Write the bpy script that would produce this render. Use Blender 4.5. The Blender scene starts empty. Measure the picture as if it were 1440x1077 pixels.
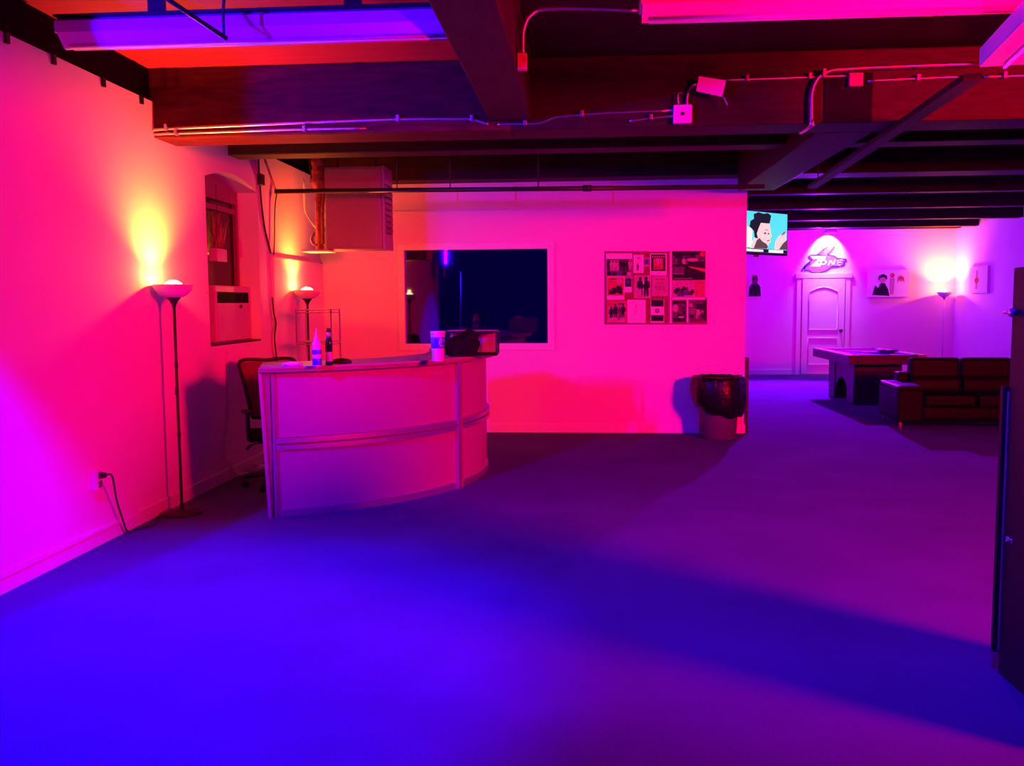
import bpy, bmesh, math, random
from mathutils import Vector, Matrix, noise
random.seed(7)
S = bpy.context.scene
COL = S.collection
PI = math.pi

# ------------------------------------------------------------------ camera
F, H = 1300.0, 1.62                      # focal length in pixels of a 1440 px wide frame, eye height
PITCH, YAW, ROLL = 0.0868, 0.0769, -0.0073
def cam_axes():
    cy, sy, cp, sp, cr, sr = (math.cos(YAW), math.sin(YAW), math.cos(PITCH), math.sin(PITCH), math.cos(ROLL), math.sin(ROLL))
    r0 = Vector((cy, sy, 0)); f0 = Vector((-sy*cp, cy*cp, -sp)); u0 = Vector((-sy*sp, cy*sp, cp))
    return cr*r0 + sr*u0, -sr*r0 + cr*u0, f0
CR, CU, CF = cam_axes()
EYE = Vector((0, 0, H))
def ray(px, py): return CF + CR*((px-720)/F) - CU*((py-538.5)/F)
def at_y(px, py, y): d = ray(px, py); return EYE + d*(y/d.y)
def at_x(px, py, x): d = ray(px, py); return EYE + d*(x/d.x)
def at_z(px, py, z=0.0): d = ray(px, py); return EYE + d*((z-H)/d.z)

cd = bpy.data.cameras.new('camera'); cam = bpy.data.objects.new('camera', cd); COL.objects.link(cam)
cd.sensor_fit = 'HORIZONTAL'; cd.sensor_width = 36; cd.lens = 36*F/1440; cd.clip_start = 0.05; cd.clip_end = 100
m = Matrix((CR, CU, -CF)).transposed().to_4x4(); m.translation = EYE
cam.matrix_world = m
S.camera = cam

# ------------------------------------------------------------------ materials
def mat(name, col, rough=0.6, metal=0.0, var=0.15, scale=12.0, bump=0.0, spec=0.5, trans=0.0, ior=1.45, emit=None, estr=0.0, coat=0.0, stretch=None, col2=None, detail=4.0):
    mt = bpy.data.materials.new(name); mt.use_nodes = True
    nt = mt.node_tree; b = nt.nodes['Principled BSDF']
    b.inputs['Roughness'].default_value = rough; b.inputs['Metallic'].default_value = metal
    b.inputs['Specular IOR Level'].default_value = spec; b.inputs['IOR'].default_value = ior
    b.inputs['Transmission Weight'].default_value = trans; b.inputs['Coat Weight'].default_value = coat
    tc = nt.nodes.new('ShaderNodeTexCoord'); mp = nt.nodes.new('ShaderNodeMapping')
    nt.links.new(tc.outputs['Object'], mp.inputs['Vector'])
    if stretch: mp.inputs['Scale'].default_value = stretch
    nz = nt.nodes.new('ShaderNodeTexNoise'); nz.inputs['Scale'].default_value = scale; nz.inputs['Detail'].default_value = detail
    nt.links.new(mp.outputs['Vector'], nz.inputs['Vector'])
    cr = nt.nodes.new('ShaderNodeValToRGB')
    c2 = col2 or tuple(max(0, c*(1-2*var)) for c in col)
    cr.color_ramp.elements[0].position = 0.3; cr.color_ramp.elements[1].position = 0.7
    cr.color_ramp.elements[0].color = (*c2, 1); cr.color_ramp.elements[1].color = (*col, 1)
    nt.links.new(nz.outputs['Fac'], cr.inputs['Fac']); nt.links.new(cr.outputs['Color'], b.inputs['Base Color'])
    if bump:
        bp = nt.nodes.new('ShaderNodeBump'); bp.inputs['Strength'].default_value = bump; bp.inputs['Distance'].default_value = 0.01
        nt.links.new(nz.outputs['Fac'], bp.inputs['Height']); nt.links.new(bp.outputs['Normal'], b.inputs['Normal'])
    if emit:
        b.inputs['Emission Color'].default_value = (*emit, 1); b.inputs['Emission Strength'].default_value = estr
    return mt
M = {}
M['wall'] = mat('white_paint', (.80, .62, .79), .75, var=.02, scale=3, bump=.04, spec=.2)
M['deck'] = mat('dark_ceiling_boards', (.016, .006, .012), .6, var=.12, scale=3, stretch=(.4, 8, 1), bump=.08, spec=.2)  # darker copy of the boards, shade put into the colour
M['deck_lit'] = mat('lamp_lit_ceiling_boards', (.36, .014, .045), .6, var=.12, scale=3, stretch=(.4, 8, 1), bump=.08, spec=.2)  # same boards, lamp light put into a brighter red
M['beam'] = mat('dark_stained_timber', (.033, .005, .013), .6, var=.3, scale=5, stretch=(1, 6, 6), bump=.15, spec=.25)
M['beam_lit'] = mat('lamp_lit_timber', (.10, .007, .015), .6, var=.3, scale=4, stretch=(1, 6, 6), bump=.15, spec=.2)  # same beam timber, lamp light on its left half put into the colour
M['beam_y'] = mat('dark_stained_timber_lengthwise', (.033, .005, .013), .6, var=.3, scale=5, stretch=(6, 1, 6), bump=.15, spec=.25)
M['plate'] = mat('black_timber', (.012, .010, .012), .8, var=.3, scale=9, spec=.1)
M['navy'] = mat('blue_lit_navy', (.02, .02, .06), .7, var=.05, scale=3, spec=.2)  # dim blue light put into the colour of the unseen rear walls
M['trim'] = mat('white_gloss_paint', (.82, .80, .80), .45, var=.02, scale=6)
M['black'] = mat('black_paint', (.012, .012, .014), .45, var=.2, scale=30)
M['black_matte'] = mat('black_cloth', (.012, .010, .012), .9, var=.4, scale=40, bump=.3, spec=.15)
M['black_metal'] = mat('black_powder_coat', (.02, .018, .02), .35, var=.1, scale=60)
M['leather'] = mat('dark_brown_leather', (.004, .003, .004), .5, var=.25, scale=40, bump=.12, spec=.12)
M['steel'] = mat('galvanised_steel', (.72, .70, .72), .32, 1.0, var=.1, scale=40)
M['alu'] = mat('brushed_aluminium', (.62, .60, .66), .35, .85, var=.06, scale=60, stretch=(1, 1, 30))
M['laminate'] = mat('pale_wood_laminate', (.36, .28, .30), .5, var=.025, scale=6, stretch=(1, 1, 12))
M['desk_dark'] = mat('maroon_edge_trim', (.30, .14, .17), .5, var=.1, scale=20)
M['bowl'] = mat('frosted_glass_bowl', (.85, .80, .76), .4, var=.02, scale=5)
M['warm'] = mat('lamp_glow', (1, .9, .7), .5, emit=(1, .78, .45), estr=14, var=0)
M['grey_pl'] = mat('grey_plastic', (.10, .07, .10), .55, var=.08, scale=30)
M['white_pl'] = mat('white_plastic', (.78, .76, .76), .4, var=.03, scale=30)
M['white_tag'] = mat('bright_white_tag', (.95, .95, .95), .5, var=.01)
M['offwhite'] = mat('aged_white_plastic', (.62, .50, .52), .5, var=.06, scale=12)
M['heater'] = mat('grey_enamel', (.36, .25, .28), .42, var=.05, scale=8)
M['dark_glass'] = mat('dark_glass', (.010, .006, .008), .08, var=.1, scale=5, spec=.6)
M['bag'] = mat('black_bin_liner', (.008, .006, .009), .3, var=.3, scale=26, bump=.8, spec=.35)
M['paper'] = mat('white_paper', (.80, .78, .80), .8, var=.03, scale=8, spec=.1)
M['cork'] = mat('red_brown_cork', (.34, .10, .08), .9, var=.2, scale=60, spec=.1)
M['felt'] = mat('pale_table_felt', (.52, .40, .46), .95, var=.06, scale=120, spec=.05)
M['wood_dark'] = mat('dark_walnut', (.035, .018, .024), .42, var=.25, scale=7, stretch=(1, 8, 1))
M['wood_rail'] = mat('red_brown_rail', (.40, .12, .10), .4, var=.2, scale=7, stretch=(8, 1, 1))
M['blue'] = mat('blue_plastic', (.04, .08, .75), .4, var=.05, scale=12)
M['glass'] = mat('clear_plastic', (.92, .92, .95), .06, trans=1.0, ior=1.35, var=0)
M['mesh_red'] = mat('red_brown_chair_mesh', (.22, .07, .07), .8, var=.3, scale=150)
M['ink'] = mat('dark_print', (.035, .02, .05), .8, var=.3, scale=30, spec=.1)
M['ink2'] = mat('plum_print', (.20, .07, .16), .8, var=.3, scale=25, spec=.1)
M['ink3'] = mat('red_print', (.65, .10, .12), .8, var=.2, scale=25, spec=.1)
M['ink4'] = mat('rose_print', (.62, .34, .42), .8, var=.15, scale=25, spec=.1)
M['ink5'] = mat('blue_print', (.12, .12, .40), .8, var=.2, scale=25, spec=.1)
M['sign_dark'] = mat('purple_sign_paint', (.07, .03, .30), .6, var=.1, scale=20)
M['sign_lite'] = mat('pale_sign_paint', (.85, .72, .86), .6, var=.03, scale=20)
M['sign_mid'] = mat('pink_sign_paint', (.55, .12, .55), .6, var=.08, scale=20)
M['cable'] = mat('dark_cable', (.03, .015, .02), .6, var=.1, scale=30)
M['flue'] = mat('red_brown_flue_wrap', (.60, .12, .12), .4, var=.25, scale=25, bump=.5)
M['sill'] = mat('dark_sill_slate', (.03, .022, .026), .4, var=.3, scale=30)
M['leaf'] = mat('dusty_leaf', (.50, .16, .12), .6, var=.3, scale=20)
M['skin'] = mat('tv_skin', (.9, .7, .6), .6, emit=(1, .80, .70), estr=.85, var=0)
M['tv_bg'] = mat('tv_cyan', (0, .4, .5), .3, emit=(.10, .80, .83), estr=1.0, var=0)
M['tv_hair'] = mat('tv_hair', (.01, .01, .02), .9, emit=(.010, .012, .035), estr=.9, spec=0, var=0)
M['tv_white'] = mat('tv_white', (.8, .8, .8), .3, emit=(.92, .95, .92), estr=1.0, var=0)
M['tv_grey'] = mat('tv_grey', (.05, .04, .05), .9, emit=(.075, .06, .08), estr=1.0, spec=0, var=0)
M['tv_brown'] = mat('tv_brown', (.2, .1, .1), .3, emit=(.28, .09, .06), estr=1.0, var=0)

def carpet():
    mt = bpy.data.materials.new('blue_grey_carpet'); mt.use_nodes = True
    nt = mt.node_tree; b = nt.nodes['Principled BSDF']; b.inputs['Roughness'].default_value = .95; b.inputs['Specular IOR Level'].default_value = .08
    tc = nt.nodes.new('ShaderNodeTexCoord')
    n1 = nt.nodes.new('ShaderNodeTexNoise'); n1.inputs['Scale'].default_value = 260; n1.inputs['Detail'].default_value = 3
    n2 = nt.nodes.new('ShaderNodeTexNoise'); n2.inputs['Scale'].default_value = 1.3; n2.inputs['Detail'].default_value = 5
    for n in (n1, n2): nt.links.new(tc.outputs['Object'], n.inputs['Vector'])
    r1 = nt.nodes.new('ShaderNodeValToRGB'); r1.color_ramp.elements[0].color = (.055, .05, .14, 1); r1.color_ramp.elements[1].color = (.125, .11, .27, 1)
    r1.color_ramp.elements[0].position = .3; r1.color_ramp.elements[1].position = .7
    nt.links.new(n1.outputs['Fac'], r1.inputs['Fac'])
    r2 = nt.nodes.new('ShaderNodeValToRGB'); r2.color_ramp.elements[0].color = (.82, .82, .82, 1); r2.color_ramp.elements[1].color = (1, 1, 1, 1)
    r2.color_ramp.elements[0].position = .35; r2.color_ramp.elements[1].position = .65
    nt.links.new(n2.outputs['Fac'], r2.inputs['Fac'])
    mx = nt.nodes.new('ShaderNodeMix'); mx.data_type = 'RGBA'; mx.blend_type = 'MULTIPLY'; mx.inputs['Factor'].default_value = 1
    nt.links.new(r1.outputs['Color'], mx.inputs['A']); nt.links.new(r2.outputs['Color'], mx.inputs['B'])
    nt.links.new(mx.outputs['Result'], b.inputs['Base Color'])
    bp = nt.nodes.new('ShaderNodeBump'); bp.inputs['Strength'].default_value = .35; bp.inputs['Distance'].default_value = .006
    nt.links.new(n1.outputs['Fac'], bp.inputs['Height']); nt.links.new(bp.outputs['Normal'], b.inputs['Normal'])
    return mt
M['carpet'] = carpet()

def window_glass():
    mt = bpy.data.materials.new('window_glass'); mt.use_nodes = True
    nt = mt.node_tree; nt.nodes.remove(nt.nodes['Principled BSDF']); out = nt.nodes['Material Output']
    fr = nt.nodes.new('ShaderNodeFresnel'); fr.inputs['IOR'].default_value = 1.9
    tr = nt.nodes.new('ShaderNodeBsdfTransparent'); tr.inputs['Color'].default_value = (.55, .5, .65, 1)
    gl = nt.nodes.new('ShaderNodeBsdfGlossy'); gl.inputs['Roughness'].default_value = .02
    mx = nt.nodes.new('ShaderNodeMixShader')
    nt.links.new(fr.outputs['Fac'], mx.inputs['Fac']); nt.links.new(tr.outputs['BSDF'], mx.inputs[1]); nt.links.new(gl.outputs['BSDF'], mx.inputs[2])
    nt.links.new(mx.outputs['Shader'], out.inputs['Surface'])
    return mt
M['pane'] = window_glass()

# ------------------------------------------------------------------ mesh building
class MB:
    def __init__(s): s.bm = bmesh.new(); s.mi = 0
    def _mark(s, faces):
        for f in faces: f.material_index = s.mi
    def box(s, x0, x1, y0, y1, z0, z1, bev=0.0, rot=None):
        vs = [s.bm.verts.new(p) for p in ((x0,y0,z0),(x1,y0,z0),(x1,y1,z0),(x0,y1,z0),(x0,y0,z1),(x1,y0,z1),(x1,y1,z1),(x0,y1,z1))]
        fs = [s.bm.faces.new([vs[i] for i in q]) for q in ((3,2,1,0),(4,5,6,7),(0,1,5,4),(1,2,6,5),(2,3,7,6),(3,0,4,7))]
        s._mark(fs)
        if rot is not None:
            c = Vector(((x0+x1)/2, (y0+y1)/2, (z0+z1)/2))
            for v in vs: v.co = c + rot @ (v.co - c)
        if bev > 0:
            es = list({e for f in fs for e in f.edges})
            r = bmesh.ops.bevel(s.bm, geom=es, offset=bev, segments=2, profile=.6, affect='EDGES')
            s._mark(r['faces'])
        return s
    def tube(s, pts, r, n=8, smooth=0, cap=True, radii=None):
        P = [Vector(p) for p in pts]
        if smooth:
            Q = []; K = [P[0]] + P + [P[-1]]; RQ = []
            for i in range(1, len(K)-2):
                for k in range(smooth):
                    t = k/smooth; a, b, c, d = K[i-1], K[i], K[i+1], K[i+2]
                    Q.append(.5*((2*b) + (c-a)*t + (2*a-5*b+4*c-d)*t*t + (3*b-a-3*c+d)*t**3))
                    if radii: RQ.append(radii[i-1]*(1-t)+radii[i]*t)
            Q.append(P[-1]); P = Q
            if radii: RQ.append(radii[-1]); radii = RQ
        rings = []; up = None
        for i, p in enumerate(P):
            d = (P[min(i+1, len(P)-1)] - P[max(i-1, 0)])
            d = d.normalized() if d.length > 1e-9 else Vector((0, 0, 1))
            if up is None:
                up = d.orthogonal().normalized()
            else:
                up = (up - d*up.dot(d)); up = up.normalized() if up.length > 1e-6 else d.orthogonal().normalized()
            w = d.cross(up); rr = radii[i] if radii else r
            rings.append([s.bm.verts.new(p + (up*math.cos(2*PI*k/n) + w*math.sin(2*PI*k/n))*rr) for k in range(n)])
        fs = []
        for a, b in zip(rings, rings[1:]):
            for k in range(n): fs.append(s.bm.faces.new((a[k], a[(k+1) % n], b[(k+1) % n], b[k])))
        if cap: fs += [s.bm.faces.new(rings[0][::-1]), s.bm.faces.new(rings[-1])]
        for f in fs: f.smooth = True
        s._mark(fs); return s
    def lathe(s, prof, c=(0, 0, 0), n=32, wob=None):
        rings = []
        for j, (r, z) in enumerate(prof):
            ring = []
            for k in range(n):
                a = 2*PI*k/n; rr = r; zz = z
                if wob: rr, zz = wob(r, z, a, j)
                ring.append(s.bm.verts.new((c[0]+rr*math.cos(a), c[1]+rr*math.sin(a), c[2]+zz)))
            rings.append(ring)
        fs = []
        for a, b in zip(rings, rings[1:]):
            for k in range(n): fs.append(s.bm.faces.new((a[k], a[(k+1) % n], b[(k+1) % n], b[k])))
        if prof[0][0] > 1e-6: fs.append(s.bm.faces.new(rings[0][::-1]))
        if prof[-1][0] > 1e-6: fs.append(s.bm.faces.new(rings[-1]))
        for f in fs: f.smooth = True
        s._mark(fs); return s
    def arc(s, c, r0, r1, a0, a1, z0, z1, n=24, dz=None):
        ring = []
        for i in range(n+1):
            a = math.radians(a0 + (a1-a0)*i/n); ca, sa = math.cos(a), math.sin(a)
            ring.append([s.bm.verts.new((c[0]+r*ca, c[1]+r*sa, z)) for r, z in ((r0, z0), (r1, z0), (r1, z1), (r0, z1))])
        fs = []
        for a, b in zip(ring, ring[1:]):
            for k in range(4): fs.append(s.bm.faces.new((a[k], b[k], b[(k+1) % 4], a[(k+1) % 4])))
        fs += [s.bm.faces.new(ring[0]), s.bm.faces.new(ring[-1][::-1])]
        s._mark(fs); return s
    def prism(s, pts, d):          # planar polygon pushed along d
        d = Vector(d); a = [s.bm.verts.new(p) for p in pts]; b = [s.bm.verts.new(Vector(p)+d) for p in pts]; n = len(a)
        fs = [s.bm.faces.new(a[::-1]), s.bm.faces.new(b)] + [s.bm.faces.new((a[i], a[(i+1) % n], b[(i+1) % n], b[i])) for i in range(n)]
        s._mark(fs); return s
    def blob(s, c, r, seed=0, amp=.15, freq=2.5, flat=None, sub=3):
        q = bmesh.ops.create_icosphere(s.bm, subdivisions=sub, radius=1)
        for v in q['verts']:
            nrm = v.co.normalized(); k = 1 + amp*noise.noise(nrm*freq + Vector((seed*7.3, seed*1.7, 0))) + amp*.5*noise.noise(nrm*freq*2.4 + Vector((0, seed*3.1, 0)))
            v.co = Vector((c[0]+nrm.x*r[0]*k, c[1]+nrm.y*r[1]*k, c[2]+nrm.z*r[2]*k))
            if flat is not None and v.co.z < flat: v.co.z = flat
        fs = {f for v in q['verts'] for f in v.link_faces}
        for f in fs: f.smooth = True
        s._mark(fs); return s
    def build(s, name, mats, parent=None):
        bmesh.ops.recalc_face_normals(s.bm, faces=s.bm.faces[:])
        me = bpy.data.meshes.new(name); s.bm.to_mesh(me); s.bm.free()
        for mm in (mats if isinstance(mats, (list, tuple)) else [mats]): me.materials.append(mm)
        o = bpy.data.objects.new(name, me); COL.objects.link(o)
        if parent is not None:
            off = ORG.get(parent.name, Vector((0, 0, 0)))
            if off.length: me.transform(Matrix.Translation(-off))
            o.parent = parent; ORG[o.name] = off
        return o
ORG = {}
def tag(o, label, cat, group=None):
    o['label'] = label; o['category'] = cat
    if group: o['group'] = group
    return o
def thing(name, loc, label, cat, group=None):
    o = bpy.data.objects.new(name, None); COL.objects.link(o); o.location = loc; o.empty_display_size = .1
    ORG[o.name] = Vector(loc)
    return tag(o, label, cat, group)
def one(name, mb, mats, loc, label, cat, group=None):     # a thing that is one mesh; origin moved to loc
    o = mb.build(name, mats); o.data.transform(Matrix.Translation(-Vector(loc))); o.location = loc
    return tag(o, label, cat, group)
def struct(name, mb, mats, parent=None):
    o = mb.build(name, mats, parent)
    if parent is None: o['kind'] = 'structure'; ORG[o.name] = Vector((0, 0, 0))
    return o
def text_mesh(txt, size, depth=.002):
    c = bpy.data.curves.new('lettering', 'FONT'); c.body = txt; c.size = size; c.extrude = depth; c.align_x = 'CENTER'
    o = bpy.data.objects.new('lettering', c); COL.objects.link(o)
    dg = bpy.context.evaluated_depsgraph_get(); me = bpy.data.meshes.new_from_object(o.evaluated_get(dg))
    bpy.data.objects.remove(o); return me

# ------------------------------------------------------------------ the setting
XL, YB, YF, XP, XR, YR = -3.28, 11.45, 20.7, 1.97, 8.0, -8.0
ZD = 3.42
struct('floor', MB().box(XL-.4, XR+.2, YR, YF+.2, -.1, 0), M['carpet'])
struct('ceiling', MB().box(-.55, XR+.2, YR, YF+.2, ZD, ZD+.12).box(XL-.4, -.55, 7.2, YF+.2, ZD, ZD+.12), M['deck'])
struct('ceiling_boards', MB().box(XL-.4, -.55, YR, 7.2, ZD, ZD+.12), M['deck_lit'])
ww = dict(y0=7.94, y1=9.25, z0=1.25, z1=2.80)
mb = MB()
mb.box(XL-.35, XL, 2.9, ww['y0'], 0, 3.17)
mb.box(XL-.35, XL, ww['y1'], YB+.02, 0, 3.17)
mb.box(XL-.35, XL, ww['y0'], ww['y1'], 0, ww['z0'])
# segmental arch over the opening
n = 14
arch = [(XL, ww['y0'], 3.17)] + [(XL, ww['y0'] + (ww['y1']-ww['y0'])*i/n, ww['z1'] - .06 + .10*math.sin(PI*i/n)) for i in range(n+1)] + [(XL, ww['y1'], 3.17)]
mb.prism(arch, (-.35, 0, 0))
struct('wall_left', mb, M['wall'])
mb = MB().box(XL-.35, XL-.03, YR, YF, 3.17, ZD)
struct('wall_plate', mb, M['plate'])
struct('wall_ledge', MB().box(XL, XL+.035, 9.58, YB, 0, 2.12, .006), M['wall'])
# partition with control-room window
wx0, wx1, wz0, wz1 = -2.215, -.435, 1.115, 2.275
mb = MB()
mb.box(XL, wx0, YB, YB+.13, 0, 3.1); mb.box(wx1, XP, YB, YB+.13, 0, 3.1)
mb.box(wx0, wx1, YB, YB+.13, 0, wz0); mb.box(wx0, wx1, YB, YB+.13, wz1, 3.1)
mb.box(XP-.13, XP, YB+.13, YF, 0, 3.1)
struct('wall_back', mb, M['wall'])
struct('wall_far', MB().box(XL, XR+.15, YF, YF+.15, 0, ZD), M['wall'])
struct('wall_right', MB().box(XR, XR+.15, YR, YF, 0, ZD), M['wall'])
struct('wall_rear_side', MB().box(XL-.35, XL, YR, 2.9, 0, 3.17), M['navy'])
struct('wall_rear', MB().box(XL-.35, XR+.15, YR-.15, YR, 0, ZD), M['navy'])
struct('trim_1', MB().box(XL+.02, XP, YB-.012, YB, 2.735, 2.76, .003), M['wall'])
# control-room window
fr = MB(); w_ = .085
fr.box(wx0-w_, wx1+w_, YB-.018, YB-.001, wz1, wz1+w_, .004); fr.box(wx0-w_, wx1+w_, YB-.018, YB-.001, wz0-w_, wz0, .004)
fr.box(wx0-w_, wx0, YB-.018, YB-.001, wz0, wz1, .004); fr.box(wx1, wx1+w_, YB-.018, YB-.001, wz0, wz1, .004)
win = struct('window_1', fr, M['trim'])
pn = MB().box(wx0+.002, wx1-.002, -.004, .004, wz0+.002, wz1-.002)
p = pn.build('pane', M['pane'], win)
for v in p.data.vertices:
    cx = (wx0+wx1)/2; a = math.radians(-.45)
    dx, dy = v.co.x-cx, v.co.y
    v.co.x = cx + dx*math.cos(a) - dy*math.sin(a); v.co.y = YB + .045 + dx*math.sin(a) + dy*math.cos(a)
one('reflected_line_pole', MB().lathe([(.14, 0), (.14, .015), (.02, .03)], (-1.68, 12.6, 0), 20).tube([(-1.68, 12.6, .02), (-1.68, 12.6, 2.05)], .022, 10), M['alu'], (-1.68, 12.6, 0), 'added slim pole behind the wall window standing in for a reflected line', 'pole')  # added pole standing in for a line reflected in the pane
# baseboards
def base(name, *b):
    mbb = MB(); mbb.box(*b, .004); return struct(name, mbb, M['trim'])
mb = MB()
mb.box(XL, XL+.014, YR, 6.18, 0, .085, .003).box(XL, XL+.02, YR, 6.18, .085, .115, .008)
mb.box(XL, XL+.014, 6.18, 6.49, 0, .085, .003)
mb.box(XL, XL+.014, 6.49, 9.58, 0, .085, .003).box(XL, XL+.02, 6.49, 9.58, .085, .115, .008)
struct('baseboard_left', mb, M['trim'])
struct('baseboard_back', MB().box(XL+.08, XP, YB-.016, YB, 0, .11, .004).box(XP, XP+.016, YB, YF, 0, .11, .004), M['trim'])
struct('baseboard_far', MB().box(XP+.02, 4.58, YF-.016, YF, 0, .11, .004).box(5.78, XR, YF-.016, YF, 0, .11, .004), M['trim'])
struct('baseboard_right', MB().box(XR-.016, XR, YR, YF-.02, 0, .11, .004), M['trim'])

# timber beams carrying the ceiling boards
def xbeam(y0, y1, z0, x0=XL-.03, x1=XR):
    return struct('ceiling_beam', MB().box(x0, x1, y0, y1, z0, ZD, .012), M['beam'])
def ybeam(x0, x1, y0, y1, z0):
    return struct('ceiling_beam', MB().box(x0, x1, y0, y1, z0, ZD, .012), M['beam_y'])
struct('ceiling_beam', MB().box(XL-.03, -.535, 7.0, 7.4, 2.90, ZD, .012), M['beam_lit'])
xbeam(7.0, 7.4, 2.90, -.535)
xbeam(8.5, 8.78, 3.0)
xbeam(11.12, 11.56, 3.085)
for y in (13.3, 15.5, 17.7, 19.6): xbeam(y, y+.22, 3.10, XP-.1)
xbeam(20.45, 20.68, 3.13, XP-.1)
ybeam(-.69, -.38, YR, 7.0, 2.96)
ybeam(1.80, 2.22, 7.4, 11.12, 2.90)
struct('beam_saddle', MB().box(1.74, 2.08, 6.99, 6.9995, 2.90, 3.25, .003), M['plate'])

# left wall window, sash set back in the opening
gx = XL-.21
f = MB()
f.box(gx-.05, gx, ww['y0'], ww['y0']+.05, ww['z0'], 2.9); f.box(gx-.05, gx, ww['y1']-.055, ww['y1'], ww['z0'], 2.9)
f.box(gx-.05, gx, ww['y0']+.05, ww['y1']-.055, 2.62, 2.9); f.box(gx-.05, gx-.005, ww['y0']+.05, ww['y1']-.055, 2.52, 2.57)
win2 = struct('window_2', f, M['desk_dark'])
MB().box(gx-.045, gx-.035, ww['y0']+.04, ww['y1']-.05, ww['z0'], 2.9).build('pane', M['dark_glass'], win2)
MB().box(gx-.02, XL-.005, ww['y0']+.004, ww['y1']-.004, ww['z0']+.001, ww['z0']+.02, .004).build('sill', M['sill'], win2)

# far door
dx0, dx1, dzt = 4.77, 5.67, 2.08
d = MB(); d.box(dx0, dx1, YF-.045, YF-.005, .015, dzt)
door = struct('door_1', d, M['trim'])
def raised(mb, pts, y, t):
    mb.prism([(px, y, pz) for px, pz in pts], (0, -t, 0))
pan = MB(); ax0, ax1 = dx0+.14, dx1-.14
def ringframe(mb, pts, y, t, w):
    P = [Vector((px, y-t, pz)) for px, pz in pts]
    mb.tube(P + [P[0]], w, 6)
up = [(ax0, .98), (ax1, .98), (ax1, 1.80)] + [(ax1-(ax1-ax0)*i/12, 1.80+.10*math.sin(PI*i/12)) for i in range(1, 12)] + [(ax0, 1.80)]
lo = [(ax0, .22), (ax1, .22), (ax1, .80), (ax0, .80)]
for q in (up, lo): ringframe(pan, q, YF-.045, .0, .014)
pan.build('door_moulding', M['trim'], door)
kn = MB(); kn.lathe([(0.0, 0), (.03, .0), (.03, .008), (.012, .012), (.012, .04), (.03, .05), (.034, .066), (.02, .082), (0, .085)], n=16)
k = kn.build('door_knob', M['black_metal'], door); k.data.transform(Matrix.Rotation(PI/2, 4, 'X')); k.data.transform(Matrix.Translation((dx1-.075, YF-.045, .96)))
k.data.update()
cs = MB(); cw = .10
cs.box(dx0-cw-.02, dx0-.02, YF-.03, YF, 0, dzt+.02, .006).box(dx1+.02, dx1+.02+cw, YF-.03, YF, 0, dzt+.02, .006)
cs.box(dx0-cw-.05, dx1+cw+.05, YF-.045, YF, dzt+.02, dzt+.125, .006)
cs.build('door_casing', M['trim'], door)

# ------------------------------------------------------------------ torchiere floor lamps
def torchiere(x, y, pole_m, label, bowl_m):
    t = thing('floor_lamp', (x, y, 0), label, 'lamp', 'torchiere floor lamps')
    MB().lathe([(.155, 0), (.16, .006), (.158, .016), (.13, .026), (.03, .034), (.016, .05)], (x, y, 0), 40).build('lamp_base', M['black_metal'] if pole_m != 'alu' else M['alu'], t)
    MB().tube([(x, y, .04), (x, y, .62), (x, y, 1.16), (x, y, 1.62)], .0115, 12).tube([(x, y, .60), (x, y, .64)], .0145, 12).tube([(x, y, 1.14), (x, y, 1.18)], .0145, 12).build('pole', M[pole_m], t)
    MB().lathe([(.012, 1.60), (.018, 1.625), (.032, 1.65), (.052, 1.672), (.054, 1.678), (0, 1.678)], (x, y, 0), 24).build('bowl_holder', M[pole_m], t)
    b = MB(); b.lathe([(.03, 1.676), (.07, 1.680), (.105, 1.700), (.135, 1.735), (.155, 1.775), (.150, 1.776), (.130, 1.740), (.100, 1.707), (.066, 1.687), (0, 1.684)], (x, y, 0), 48)
    b.build('lamp_shade', M[bowl_m], t)
    bl = MB(); bl.lathe([(.0, 1.69), (.022, 1.692), (.024, 1.725), (.062, 1.765), (.064, 1.782), (.046, 1.798), (.020, 1.808), (0, 1.810)], (x, y, 0), 20)
    bo = bl.build('bulb', M['warm'], t)
    MB().box(x-.012, x+.012, y-.016, y-.004, .93, .99, .004).build('switch', M[pole_m], t)
    return t
L1, L2, L3 = (-3.115, 6.87), (-3.08, 10.2), (7.66, 20.38)
LAMP1 = torchiere(*L1, 'black_metal', 'black torchiere lamp with white bowl standing against the left wall by the outlet', 'bowl')
torchiere(*L2, 'black_metal', 'black torchiere lamp with glowing bowl behind the curved desk and wire shelf', 'bowl')
torchiere(*L3, 'alu', 'silver torchiere lamp glowing in the far corner behind the sofa', 'bowl')

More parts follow.
